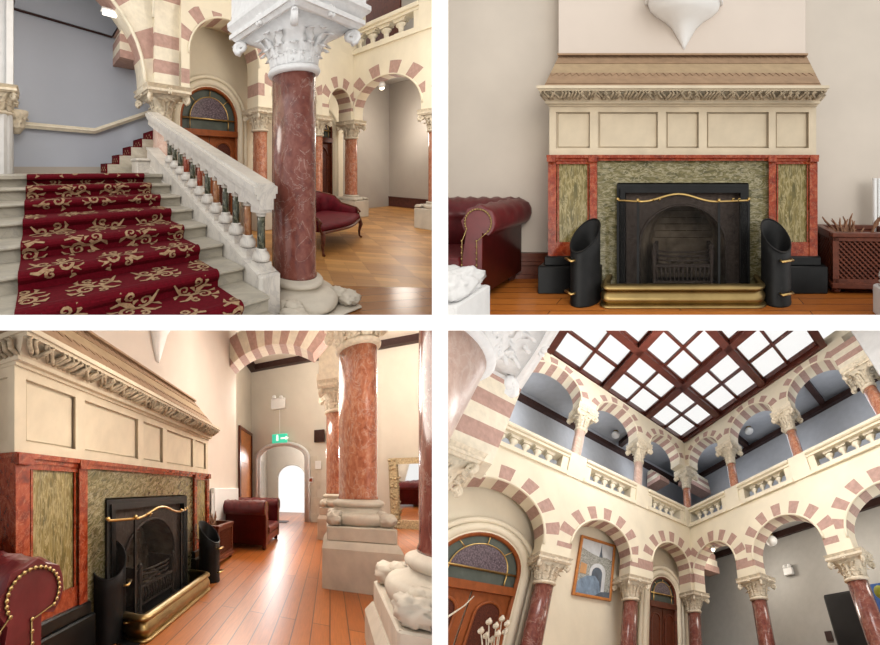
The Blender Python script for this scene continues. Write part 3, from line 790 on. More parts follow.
def settee(st, T, label, W=1.45, D=.62):
    """small velvet settee: serpentine seat, buttoned back curving into the arms, cabriole legs (front at y=0)"""
    t = thing(st, 'velvet_settee', T(W / 2, D / 2, 0), label, 'settee')
    n = 24
    fy = lambda u: .03 * cos(2 * pi * u * 1.0) - .05 * sin(pi * u)
    def outl(k, inset=0):
        u = k / n; return (inset + (W - 2 * inset) * u, fy(u) + inset)
    m = MB(st, T); rings = []
    for z, ins in ((.33, .02), (.35, .0), (.40, .0), (.435, .05)):
        rings.append([(*outl(k, ins), z) for k in range(n + 1)] + [(W - ins - .06, D - ins, z), (ins + .06, D - ins, z)])
    m.loft(rings, 0, True); m.build('seat', 'velvet_red', t)
    m = MB(st, T); m.tube([(*outl(k, -.005), .325) for k in range(n + 1)], .02, 6); m.build('seat_rail', 'wood_mahogany', t)
    # back and arms: one upholstered curved wall
    path = []
    for i in range(31):
        u = i / 30
        if u < .2: q = u / .2; p = (0, .08 + (D - .28) * q); 
        elif u < .3: a = pi - pi / 2 * (u - .2) / .1; p = (.2 + .2 * cos(a), D - .2 + .2 * sin(a))
        elif u < .7: p = (.2 + (W - .4) * (u - .3) / .4, D)
        elif u < .8: a = pi / 2 - pi / 2 * (u - .7) / .1; p = (W - .2 + .2 * cos(a), D - .2 + .2 * sin(a))
        else: q = (u - .8) / .2; p = (W, D - .2 - (D - .28) * q)
        top = .52 + .10 * min(1, max(0, min(u, 1 - u) / .2)) + .22 * max(0, sin(pi * (u - .15) / .7) if .15 < u < .85 else 0) ** .6
        path.append((p, top))
    def wall(off, e):
        return [(p, tp) for p, tp in path]
    m = MB(st, T); cx, cy = W / 2, D * .35; rings = []
    for (x, y), tp in path:
        dx, dy = cx - x, cy - y; L = hypot(dx, dy); dx, dy = dx / L, dy / L; ring = []
        for th, z in ((0, .36), (.07, .36), (.085, .36 + (tp - .36) * .35), (.08, .36 + (tp - .36) * .7), (.05, tp - .01), (.0, tp), (-.03, tp - .03), (-.02, .4)): ring.append((x + dx * th, y + dy * th, z))
        rings.append(ring)
    m.loft(rings, 0, True); bk = m.build('back', 'velvet_red', t)
    m = MB(st, T); m.tube([(x, y, tp + .005) for (x, y), tp in path], .018, 6)
    for s in (0, -1):
        (x, y), tp = path[s]; m.tube([(x, y, tp), (x, y - .05, tp - .06), (x, y - .02, .44), (x, y - .04, .34)], .02, 6)
    m.build('show_wood', 'wood_mahogany', bk)
    m = MB(st, T)
    for r in range(3):
        for c in range(7):
            x = W * .22 + W * .56 * (c + .5 * (r % 2)) / 6.5; m.ball((x, D - .082, .5 + .1 * r), .013, 6, 0, (1, 1, 1), 4)
    m.build('button', 'velvet_red', bk)
    for x, y, s in ((.05, .03, -1), (W - .05, .03, 1), (.1, D - .04, -1), (W - .1, D - .04, 1)):
        m = MB(st, T); dy = -1 if y < .2 else 1
        m.tube([(x, y, .34), (x + .03 * s, y + .02 * dy, .24), (x + .01 * s, y, .12), (x + .0, y + .005 * dy, .04), (x + .03 * s, y + .03 * dy, .012)], [.035, .033, .02, .016, .022], 8); m.build('leg', 'wood_mahogany', t)
    return t

# ================================================================== the stair hall (upper left set)
def scroll_polys():
    """one acanthus scroll motif as tapered ribbons in a unit square (-1..1)"""
    R = []
    def spiral(cx, cy, r0, turns, a0, sgn, w0, w1, n=22):
        pts = []
        for i in range(n + 1):
            t = i / n; a = a0 + sgn * turns * 2 * pi * t; r = r0 * (1 - .86 * t)
            pts.append((cx + r * cos(a), cy + r * sin(a), w0 + (w1 - w0) * t))
        R.append(pts)
    def curve(ps, w): R.append([(x, y, w * (sin(pi * min(.999, .08 + .86 * i / (len(ps) - 1))) ** .7)) for i, (x, y) in enumerate(ps)])
    spiral(.30, .30, .34, 1.35, -2.2, 1, .075, .03); spiral(-.42, -.28, .30, 1.3, .6, 1, .07, .03); spiral(.15, -.62, .22, 1.2, 2.0, -1, .06, .03); spiral(-.2, .66, .2, 1.2, -1.0, -1, .06, .03)
    curve([(-.9, -.7), (-.6, -.1), (-.2, .15), (.1, .1), (.25, -.05)], .10)
    curve([(-.2, .15), (-.35, .4), (-.6, .55), (-.85, .5)], .09); curve([(.0, .1), (.2, -.2), (.5, -.35), (.85, -.25)], .10)
    curve([(.5, -.33), (.6, -.6), (.5, -.85)], .07); curve([(-.6, -.1), (-.85, .05), (-.95, .25)], .08); curve([(.55, .5), (.8, .55), (.95, .35)], .09); curve([(.5, .6), (.6, .85), (.45, .98)], .08)
    curve([(.6, .1), (.85, .1), (.98, -.05)], .07); curve([(-.15, -.35), (0, -.3), (.05, -.15)], .06)
    return R

def circle3(p1, p2, p3):
    (x1, y1), (x2, y2), (x3, y3) = p1, p2, p3
    D_ = 2 * (x1 * (y2 - y3) + x2 * (y3 - y1) + x3 * (y1 - y2)); q1, q2, q3 = x1 * x1 + y1 * y1, x2 * x2 + y2 * y2, x3 * x3 + y3 * y3
    cx, cz = (q1 * (y2 - y3) + q2 * (y3 - y1) + q3 * (y1 - y2)) / D_, (q1 * (x3 - x2) + q2 * (x1 - x3) + q3 * (x2 - x1)) / D_
    return cx, cz, hypot(x1 - cx, y1 - cz)

def build_stair():
    st = STAIR; I = lambda x, y, z: (x, y, z)
    S = st.sight
    # ---- floor, walls
    m = MB(st); L1 = S(318, 285, h=0); L2 = S(432, 288, h=0)
    dv = (L2[0] - L1[0], L2[1] - L1[1]); 
    A = (L1[0] - dv[0] * 1., L1[1] - dv[1] * 1.); B = (L2[0] + dv[0] * 4, L2[1] + dv[1] * 4)
    m.poly([(A[0], A[1], 0), (B[0], B[1], 0), (16, 9, 0), (-3, 9, 0), (-3, A[1], 0)], 0)
    m.poly([(A[0], A[1], 0), (B[0], B[1], 0), (B[0], B[1] - 1.4, 0), (A[0], A[1] - 1.4, 0)], 1)
    m.hexa([(-3, 1.2, -.1), (16, 1.2, -.1), (16, 9, -.1), (-3, 9, -.1)], [(-3, 1.2, -.03), (16, 1.2, -.03), (16, 9, -.03), (-3, 9, -.03)], 0)
    structure(m.build('floor', ['floor_parquet', 'floor_border'], plan=True))
    m = MB(st); m.box(-2.6, 2.12, 5.6, 5.8, 0, 6.5); structure(m.build('wall_back', 'plaster_stair'))
    # dark rail line under the ceiling of the stair hall and a striped springer on that wall
    m = MB(st); pr = [S(13.5, 0, d=5.57), S(13.5, 8.6, d=5.57), S(112, 37, d=5.57), S(122, 22, d=5.57)]
    m.tube(pr, .022, 4, 0, False); tag(m.build('picture_rail', 'beam_dark'), 'thin dark rail high on the pale stair hall wall', 'rail')
    # landing
    m = MB(st); m.box(-2.6, 2.2, 4.02, 5.6, .0, 1.125, 0); m.box(-2.6, 1.5, 3.98, 5.6, 1.125, 1.165, 0)
    structure(m.build('floor', 'step_marble'), 'marble landing')
    m = MB(st); m.box(-2.6, 1.2, 5.56, 5.6, 1.165, 1.27); structure(m.build('baseboard_back', 'plaster_grey'))
    # ---- the flight
    N = 9; g, r = .328, .125; d0, h0 = 3.693, 1.039
    t = thing(st, 'staircase', (.6, 2.2, 0), 'white marble flight of steps under a red patterned carpet runner', 'stairs')
    for j in range(N):
        d, h = d0 - g * j, h0 - r * j; nose = .03
        m = MB(st)
        m.box(-2.6, 1.5, d, d + g + .02, max(-.1, h - .6), h - .035); m.box(-2.6, 1.5, d - nose, d + g + .02, h - .035, h, 0, .012)
        m.build('step', 'step_marble', t)
    # runner: profile unrolled over landing edge, risers and treads
    prof = [(4.6, 1.172)]
    def nosing(d, h):
        o = []
        for k in range(5):
            a = pi / 2 + pi / 2 * k / 4 * 1.3; o.append((d - .015 + .045 * cos(a) , h - .028 + .04 * sin(a)))
        return o
    prof += [(4.03, 1.177)] + nosing(3.99, 1.167)
    for j in range(N):
        d, h = d0 - g * j, h0 - r * j
        prof += [(d + g - .035, h + .06), (d + g - .035, h + .014)] + [(d + .03, h + .014)] + nosing(d - .0, h + .012)
    aL, aR = -.12, 1.23
    ln = [0]
    for p, q in zip(prof, prof[1:]): ln.append(ln[-1] + hypot(p[0] - q[0], p[1] - q[1]))
    def at(s, off):
        s = min(max(s, 0), ln[-1] - 1e-6)
        for i in range(len(ln) - 1):
            if ln[i + 1] >= s: break
        u = (s - ln[i]) / max(1e-9, ln[i + 1] - ln[i]); p, q = prof[i], prof[i + 1]
        nx, nz = (q[1] - p[1]), -(q[0] - p[0]); L = hypot(nx, nz) or 1
        return (p[0] + (q[0] - p[0]) * u + nx / L * off, p[1] + (q[1] - p[1]) * u + nz / L * off)
    rt = thing(st, 'stair_carpet', (.55, 2.2, .4), 'red carpet runner with gold scrolls laid down the marble stairs', 'carpet')
    m = MB(st)
    for i in range(len(prof) - 1):
        (da, ha), (db, hb) = prof[i], prof[i + 1]
        m.face([m.p(aL, da, ha), m.p(aR, da, ha), m.p(aR, db, hb), m.p(aL, db, hb)], 0, False)
        for a in (aL, aR): m.poly([(a, da, ha), (a, db, hb), (a, db + .01, hb - .02), (a, da + .01, ha - .02)], 0)
    motif = scroll_polys(); cell = .37; w = aR - aL
    rows = int(ln[-1] / (cell * .95)) + 1
    for rw in range(rows):
        for cl in range(-1, 4):
            sx = aL + (cl + .5 + .5 * (rw % 2)) * cell * 1.22; sy = (rw + .5) * cell * .95; fl = -1 if (rw + cl) % 2 else 1
            for rib in motif:
                prev = None
                for k, (x, y, wd) in enumerate(rib):
                    x2, y2, _ = rib[min(k + 1, len(rib) - 1)]; x1, y1, _ = rib[max(k - 1, 0)]
                    tx, ty = x2 - x1, y2 - y1; L = hypot(tx, ty) or 1
                    jag = .85 + .35 * (k % 2)
                    pr_ = []
                    for sg in (-1, 1):
                        X = sx + fl * (x - sg * ty / L * wd * jag) * cell * .5; Y = sy + (y + sg * tx / L * wd * jag) * cell * .46
                        pr_.append((min(max(X, aL + .01), aR - .01), Y))
                    if prev:
                        q4 = [prev[0], prev[1], pr_[1], pr_[0]]
                        if all(0 < q[1] < ln[-1] for q in q4) and max(q[0] for q in q4) - min(q[0] for q in q4) > 1e-4:
                            m.poly([(q[0], *at(q[1], .004)) for q in q4], 1)
                    prev = pr_
    m.build('runner', ['carpet_red', 'carpet_gold'], rt)
    # upper flight going off to the right behind the column
    t = thing(st, 'upper_staircase', (1.6, 5.3, 1.04), 'short upper flight of stairs at the back of the landing with dark red carpet', 'stairs')
    for i in range(5):
        m = MB(st); m.box(.95 + .19 * i, 2.1, 4.98, 5.58, 1.165 + .145 * i, 1.31 + .145 * i); m.build('step', 'step_marble', t)
    m = MB(st)
    for i in range(5):
        x = .95 + .19 * i; z = 1.165 + .145 * i
        m.box(x - .02, x, 5.0, 5.5, z, z + .16); m.box(x - .02, x + .20, 5.0, 5.5, z + .145, z + .16)
        for k in range(5): m.ball((x - .02, 5.06 + .08 * k, z + .05 + .04 * (k % 2)), .02, 6, 1, (.3, 1, 1), 4); m.ball((x + .1 + .05 * (k % 2), 5.06 + .08 * k, z + .16), .025, 6, 1, (1, 1, .2), 4)
    m.build('carpet', ['carpet_red', 'carpet_gold'], t)
    k0, k1 = S(137, 170, d=4.55)[0], S(156, 170, d=4.55)[0]; m = MB(st); m.box(k0, k1, 4.55, 4.85, 1.165, 1.36, 0, .01); m.box(k0 - .02, k1 + .02, 4.53, 4.87, 1.36, 1.40, 0, .01); tag(m.build('stone_kerb', 'marble_white'), 'low white marble kerb beside the upper flight of stairs', 'kerb')
    # dado rail
    m = MB(st); dp = [S(13, 124.2, d=5.57), S(94.5, 131.3, d=5.57), S(152, 112, d=5.57)]
    for off, rad in ((0, .035), (.035, .022), (-.03, .02)): m.tube([(a, d - .01, h + off) for a, d, h in dp], rad, 6, 0, False)
    tag(m.build('dado_rail', 'stone_cream'), 'cream stone dado rail that turns up along the stair wall', 'rail')
    # left pilaster with carved capitals
    t = thing(st, 'wall_pilaster', (-.55, 5.3, 1.04), 'white stone pilaster with a carved capital at the left edge of the stair', 'pilaster')
    q0 = S(12, 160, d=5.2)[0]
    m = MB(st); m.box(q0 - .5, q0, 5.2, 5.6, 1.04, 2.05, 0, .03); m.box(q0 - .5, q0 - .06, 5.12, 5.3, 1.04, 2.05, 0, .03); m.box(q0 - .55, q0 + .04, 5.1, 5.6, 1.04, 1.16); m.build('shaft', 'stone_white', t)
    capital(st, I, t, q0 - .22, 5.3, 2.02, 2.42, .2, .3)
    m = MB(st); m.box(q0 - .5, q0, 5.15, 5.6, 2.42, 6.5, 0, .03); m.box(q0 - .06, q0 + .02, 5.1, 5.2, 2.42, 6.5); m.build('upper_shaft', 'stone_white', t)
    t = thing(st, 'carved_bracket', S(17, 130, d=5.5), 'small carved stone bracket where the dado rail meets the pilaster', 'bracket')
    c = S(17, 121, d=5.5); m = MB(st)
    m.lathe(c[0], c[1], [(.04, c[2] - .2), (.09, c[2] - .12), (.11, c[2]), (.15, c[2] + .1), (.15, c[2] + .16)], 12)
    for i in range(8): leaf(m, c[0], c[1], i * pi / 4, .09, c[2] - .12, .16, .05, .06)
    m.build('carving', 'stone_carved', t)
    # ---- arcades
    ac = 1.86; w0 = ac - .22
    m = MB(st, lambda s, w, h: (w0 + w, s, h))
    arch_wall(m, [(1.78, 4.95, 3.47, 1.24, 3.75)], 2.62, 7.0, .44, 13, .36, 3, .03, .22)
    structure(m.build('wall_stair_arcade', ['stone_cream', 'stone_pink']))
    m = MB(st, lambda s, w, h: (w0 + w, s, h))
    arch_wall(m, [(4.95, 5.62, 5.36, .21, 3.15)], 3.02, 5.6, .44, 7, .3, 3, .02, .16)
    structure(m.build('wall_stair_arcade', ['stone_cream', 'stone_pink']))
    m = MB(st, lambda s, w, h: (s, 4.78 + w, h))
    pe = S(142.5, 78, d=4.78); R = 1.72; cx = pe[0] - R + .01; cz = 2.62
    arch_wall(m, [(cx - R - .3, max(1.66, cx + R + .02), cx, R, cz)], 2.55, 5.6, .36, 13, .42, 3, .03, .22)
    structure(m.build('wall_landing_arcade', ['stone_cream', 'stone_pink']))
    # striped springer high on the back wall
    b = [S(113, 40, d=5.58), S(137, 40, d=5.58)]; xa, xb = b[0][0], b[1][0] + .02; m = MB(st)
    z = S(113, 66, d=5.58)[2]
    for k in range(5):
        o = .0 if k == 0 else .02 * k
        m.hexa([(xa, 5.05, z + .13 * k), (xb, 5.05, z + .13 * k - .03), (xb, 5.6, z + .13 * k), (xa, 5.6, z + .13 * k)], [(xa + (.05 * (k - 2) if k > 2 else 0), 5.05, z + .13 * (k + 1)), (xb, 5.05, z + .13 * (k + 1) - .03), (xb, 5.6, z + .13 * (k + 1)), (xa + (.05 * (k - 2) if k > 2 else 0), 5.6, z + .13 * (k + 1))], 1 if k % 2 == 0 else 0)
    structure(m.build('wall_springer', ['stone_cream', 'stone_pink']))
    # columns
    column(st, I, 'large red marble column in the foreground beside the carpeted stairs', (2.05, 2.0), .2, (0, .03, .27, 2.11, 2.62), .45, 'marble_red', mat_cap='stone_white_lit', mat_base='stone_base', plinth_half=.42, rich=1, nleaf=12)
    m = MB(st); m.box(2.07 - .44, 2.07 + .44, 1.56, 2.44, 2.62, 3.9, 0, .02); m.box(2.07 - .47, 2.07 + .47, 1.53, 2.47, 2.62, 2.70, 0, .02); structure(m.build('wall_impost', 'stone_white_lit'))
    column(st, I, 'pale rose column at the top of the stair balustrade under the striped arches', (1.86, 4.95), .155, (.98, 1.1, 1.2, 2.06, 2.62), .40, 'marble_pale_rose', mat_cap='stone_carved', plinth_half=.2, rich=1.5)
    # ---- balustrade
    ab = 1.60; t = thing(st, 'stair_balustrade', (ab, 3.1, .6), 'white marble stair balustrade with coloured marble balusters and sloping handrail', 'balustrade')
    zs = lambda d: .43 + .42 * (d - 1.906)
    zr = lambda d: .90 + .372 * (d - 1.85)
    da, db = 1.86, 4.7
    def sloped(name, f0, o0, f1, o1, w, mat):
        m = MB(st); m.hexa([(ab - w, da, f0(da) + o0), (ab + w, da, f0(da) + o0), (ab + w, db, f0(db) + o0), (ab - w, db, f0(db) + o0)], [(ab - w, da, f1(da) + o1), (ab + w, da, f1(da) + o1), (ab + w, db, f1(db) + o1), (ab - w, db, f1(db) + o1)]); return m
    m = sloped('string', zs, -.30, zs, -.05, .09, ''); mm = sloped('', zs, -.05, zs, -.015, .105, ''); 
    def join(a, b):
        o = len(a.v); a.v += b.v; a.f += [tuple(i + o for i in f) for f in b.f]; a.mi += b.mi; a.sm += b.sm
    join(m, mm); join(m, sloped('', zs, -.42, zs, -.24, .105, '')); m.build('string', 'marble_white', t)
    m = sloped('', zr, 0, zr, .09, .075, ''); join(m, sloped('', zr, .09, zr, .13, .10, '')); join(m, sloped('', zr, .13, zr, .19, .12, '')); join(m, sloped('', zr, .19, zr, .215, .085, '')); m.build('handrail', 'marble_white', t)
    cols = ['marble_dark_green', 'marble_brown', 'marble_dark_green', 'marble_dark_green', 'marble_brown', 'marble_dark_green', 'marble_orange', 'marble_dark_green', 'marble_orange', 'marble_dark_green', 'marble_dark_green', 'marble_dark_green']
    n = 12
    for i in range(n):
        d = 1.93 + (3.95 - 1.93) * i / (n - 1); z = zs(d); zt = zr(d); w = .062
        m = MB(st); m.box(ab - w, ab + w, d - w, d + w, z - .06, z + .03)
        m.lathe(ab, d, [(.05, z + .03), (.072, z + .04), (.076, z + .07), (.066, z + .10), (.045, z + .12), (.05, z + .13), (.04, z + .14)], 12); 
        bq = m.build('baluster', 'marble_white', t); m = MB(st)
        m.lathe(ab, d, [(.036, zt - .085), (.046, zt - .07), (.042, zt - .055), (.06, zt - .035), (.07, zt + .02)], 12); m.box(ab - w, ab + w, d - w, d + w, zt - .05, zt + .03)
        m.build('baluster_cap', 'marble_white', bq)
        m = MB(st); m.lathe(ab, d, [(.035, z + .135), (.034, (z + zt) / 2), (.034, zt - .08)], 12); q = m.build('baluster_shaft', cols[i], bq)
        q['label'] = {'marble_dark_green': 'dark green marble shaft', 'marble_brown': 'brown marble shaft', 'marble_orange': 'red marble shaft'}[cols[i]]
    m = MB(st); m.box(ab - .11, ab + .11, 1.80, 1.86, 0, .40, 0, .02); m.build('newel_block', 'marble_white', t); m = MB(st); m.box(ab - .17, ab + .17, 4.6, 4.95, .9, 1.22, 0, .02); m.build('newel_block', 'marble_white', t)
    # ---- back arcade with the doors, right arcade with the gallery over it
    d1 = 4.62; T = lambda s, w, h: (s, d1 + w, h)
    m = MB(st, T); arch_wall(m, [(2.08, 3.92, 3.0, .76, 3.25), (3.92, 5.66, 4.8, .66, 2.75)], 2.46, 4.1, .36, 13, .30, 3, .02, .25); structure(m.build('wall_back_arcade', ['plaster_cream', 'stone_pink']))
    m = MB(st, T); arch_wall(m, [(5.66, 7.0, 6.32, .42, 2.76)], 2.46, 4.1, .36, 9, .30, 3, .02, .22); structure(m.build('wall_back_arcade', ['plaster_cream', 'stone_pink']))
    m = MB(st); m.box(2.08, 7.3, 5.25, 5.45, 0, 6.5); m.box(2.08, 7.3, 4.9, 5.3, 4.1, 4.2); m.box(2.08, 7.36, 4.62, 4.98, 4.1, 6.5); structure(m.build('wall_back', 'plaster_cream'))
    arched_door(st, T, 2.98, .60, .66, 0, 2.22, 'orange panelled double door with a purple fanlight seen over the stair handrail', zl=2.02)
    arched_door(st, T, 6.35, .60, .40, 0, 2.22, 'narrow brown arched door behind the red settee', zl=2.05, wood='wood_mahogany', leaves=1, name='door_2')
    gz = (0, .42, .56, 2.0, 2.46)
    column(st, I, 'rose column in front of the door wall just left of the big foreground column', (3.95, 4.8), .15, gz, .27, 'marble_rose', plinth_half=.28)
    column(st, I, 'rose column half hidden behind the right side of the big foreground column', (5.66, 4.8), .15, gz, .27, 'marble_rose', plinth_half=.28)
    column(st, I, 'slim rose corner column behind the red settee with a pale plinth', (7.0, 4.8), .15, gz, .27, 'marble_rose', plinth_half=.3)
    column(st, I, 'pale stone pillar and plinth cut by the right edge of the stair picture', (7.02, 2.86), .15, gz, .27, 'marble_rose', plinth_half=.3)
    a1 = 6.84; T2 = lambda s, w, h: (a1 + w, s, h)
    m = MB(st, T2); arch_wall(m, [(3.0, 4.98, 3.84, .76, 2.62), (1.0, 3.0, 1.9, .70, 2.66)], 2.46, 4.1, .36, 13, .32, 3, .02, .2, pink_phase=1); structure(m.build('wall_right_arcade', ['plaster_cream', 'stone_pink']))
    gallery_balustrade(st, T2, 3.1, 4.98, 4.1, 4.76, .3, 'cream gallery balustrade above the wide striped arch by the settee', None, 5)
    m = MB(st); m.box(6.8, 7.2, 2.5, 3.1, 4.1, 4.8); structure(m.build('wall_gallery_pier', 'plaster_cream'))
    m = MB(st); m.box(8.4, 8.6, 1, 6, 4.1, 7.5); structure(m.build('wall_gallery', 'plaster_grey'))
    m = MB(st); p = S(361, 20, a=8.38); q = S(401, 2, a=8.38); 
    m.box(8.33, 8.4, q[1], p[1], 4.1, 6.2); m.build
    tag(m.build('gallery_door', 'wood_mahogany'), 'dark mahogany door seen behind the gallery balustrade', 'door')
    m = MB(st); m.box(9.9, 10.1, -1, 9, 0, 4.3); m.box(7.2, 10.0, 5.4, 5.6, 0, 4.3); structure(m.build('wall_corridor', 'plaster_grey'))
    m = MB(st); m.box(9.86, 9.9, -1, 9, 0, .28); m.box(9.84, 9.9, -1, 9, .28, .32); structure(m.build('baseboard_right', 'wood_dark'))
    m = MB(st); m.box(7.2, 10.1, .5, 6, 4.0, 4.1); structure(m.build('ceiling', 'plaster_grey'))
    p = S(372, 96, a=9.8); m = MB(st)
    pts = [S(362, 88, a=9.8), S(376, 88, a=9.8), S(376, 103, a=9.8), S(362, 106, a=9.8)]
    m.tube(pts + [pts[0]], .05, 4, 0, False); tag(m.build('wall_moulding', 'plaster_grey'), 'grey rectangular moulding high on the corridor wall inside the wide arch', 'frame')
    # lights
    p = S(382, 87, a=7.0); t = thing(st, 'spot_lamp', p, 'small glowing spotlight under the wide striped arch', 'lamp')
    m = MB(st); m.lathe(p[0], p[1], [(.06, p[2] - .02), (.075, p[2] + .05), (.05, p[2] + .12)], 12); m.build('housing', 'plastic_white', t)
    m = MB(st); m.ball((p[0], p[1], p[2] - .02), .05, 10); m.build('bulb', 'bulb_glow', t)
    p = S(113, 14.5, d=4.95); m = MB(st); t = thing(st, 'ceiling_light', p, 'white strip light fixed beneath the striped arch over the landing', 'lamp')
    m.box(p[0] - .16, p[0] + .16, p[1] - .05, p[1] + .05, p[2] - .03, p[2] + .03, 0, .01); m.build('diffuser', 'strip_glow', t)
    m = MB(st); m.box(p[0] - .18, p[0] + .18, p[1] - .07, p[1] + .07, p[2] + .03, p[2] + .05); m.build('base_plate', 'plastic_white', t)
    # settee
    l1 = S(324, 256, h=0); l2 = S(359.6, 237.8, h=0); rot = atan2(l2[1] - l1[1], l2[0] - l1[0])
    W = hypot(l2[0] - l1[0], l2[1] - l1[1]) + .12
    settee(st, place(l1[0] - .05, l1[1] - .03, 0, rot), 'small red velvet settee with buttoned back standing on the parquet', W, .70)

# ================================================================== the hearth seen square on (upper right set)
def build_hearth():
    st = HEARTH; S = st.sight
    T = place(.03, 3.15)
    m = MB(st); m.poly([(-4, 1.2, 0), (4, 1.2, 0), (4, 4, 0), (-4, 4, 0)]); m.hexa([(-4, 1.2, -.1), (4, 1.2, -.1), (4, 4, -.1), (-4, 4, -.1)], [(-4, 1.2, -.02), (4, 1.2, -.02), (4, 4, -.02), (-4, 4, -.02)])
    structure(m.build('floor', 'floor_planks', plan=True))
    m = MB(st); m.box(-4, 4, 3.55, 3.75, 0, 5.2); structure(m.build('wall_back', 'plaster_taupe'))
    a, b = S(558, 30, d=3.40)[0], S(806, 30, d=3.40)[0]
    m = MB(st); m.box(a, b, 3.40, 3.56, 2.5, 5.2, 0, .01); structure(m.build('wall_chimney_breast', 'plaster_chimney'))
    for x0, x1 in ((-4, -1.40), (1.45, 4)):
        m = MB(st); m.box(x0, x1, 3.52, 3.55, 0, .30); m.box(x0, x1, 3.50, 3.55, .16, .20); m.box(x0, x1, 3.51, 3.55, .26, .30); m.box(x0, x1, 3.50, 3.55, 0, .05); structure(m.build('baseboard_back', 'wood_mahogany'))
    fireplace(st, T, 'stone fireplace with a brown hood seen square on, panels above red and green marble')
    fire_grate(st, T, 'iron fire basket grate in the hearth seen square on')
    fender(st, T, 'brass fender in front of the hearth seen square on')
    fire_screen(st, T, 'black mesh fire screen with a brass top rail facing straight on')
    p = S(584, 303, h=0); scuttle(st, place(p[0], 2.932), 'black coal scuttle between the red leather arm and the brass fender', .45, 1, -pi / 2 - .75)
    p = S(778, 304, h=0); scuttle(st, place(p[0], 2.932), 'black coal scuttle right of the fender near the log box', -.35, 1, -pi / 2 + .35)
    p = S(492, 306, h=0)
    chesterfield(st, place(p[0] - .10, p[1] - .0, 0, -.03), 1.7, .72, 'oxblood leather chesterfield left of the fireplace seen square on', 'armchair')
    p = S(833, 294, h=0); Tb = place(p[0], p[1], 0, -.05)
    log_box(st, Tb, 'mahogany lattice log box holding dry sticks right of the square on fireplace')
    sticks(st, Tb, .72, .42, .645, 15, 'dry stick poking out of the log box right of the square on fireplace', 'sticks in the right hand log box', 4)
    # plaster corbel on the breast
    p = S(684, 20, d=3.40); t = thing(st, 'wall_corbel', (p[0], 3.4, 2.6), 'white plaster half cone corbel on the chimney breast above the hood', 'corbel')
    m = MB(st); y = 3.40; zt = S(684, -8, d=3.40)[2]; zb = S(684, 50, d=3.40)[2]; H = zt - zb; R = .42
    prof = [(.004, zb), (.03, zb + H * .08), (.075, zb + H * .2), (.14, zb + H * .36), (.22, zb + H * .47), (.32, zb + H * .56), (.39, zb + H * .66), (R, zb + H * .78), (R, zt)]
    m.loft([[(p[0] + r * cos(pi + pi * i / 24), y + r * .8 * sin(pi + pi * i / 24), z) for i in range(25)] for r, z in prof], 0, True, True, True); m.build('cone', 'plastic_white', t)
    m = MB(st); m.tube([(p[0] + (R + .01) * cos(pi + pi * i / 24), y + (R + .01) * .8 * sin(pi + pi * i / 24), zb + H * .79) for i in range(25)], .02, 6); m.build('moulding', 'plastic_white', t)
    # white pipe at the right edge
    p = S(876, 178, d=3.46); t = thing(st, 'radiator', (p[0], 3.46, 0), 'white column radiator at the right edge behind the log box', 'radiator')
    for k in range(4):
        m = MB(st); m.tube([(p[0] - .03 + .055 * k, 3.44, .12), (p[0] - .03 + .055 * k, 3.44, p[2])], .022, 8); m.build('column', 'plastic_white', t)
    m = MB(st); m.box(p[0] - .05, p[0] + .2, 3.42, 3.46, .1, .16); m.build('foot_rail', 'plastic_white', t)
    # carved stone plinth corners in the foreground
    def plinth_corner(u, v, sgn, z, label):
        e = S(u, v, d=z + .4); x1 = e[0]; x0 = x1 - sgn * 1.0; top = e[2] - .02
        t = thing(st, 'carved_plinth', ((x0 + x1) / 2, z + .5, 0), label, 'plinth')
        m = MB(st); a, b = sorted((x0, x1)); m.box(a, b, z, z + .4, 0, top - .17, 0, .015); m.build('block', 'stone_white', t)
        m = MB(st); zt = top - .17; xc = x1 - sgn * .20; yc = z + .19
        carved_lump(m, (xc, yc, zt + .07), (.19, .19, .13), .16, 44, 20, .8, 0, 3)
        carved_lump(m, (xc - sgn * .32, yc + .02, zt + .05), (.24, .17, .12), .16, 44, 20, .6, 0, 8)
        m.build('carving', 'stone_white', t)
    plinth_corner(491, 262, 1, 2.15, 'carved white stone plinth corner in front of the red leather chesterfield')
    plinth_corner(872, 262, -1, 2.3, 'sliver of carved white plinth at the lower right edge before the log box')

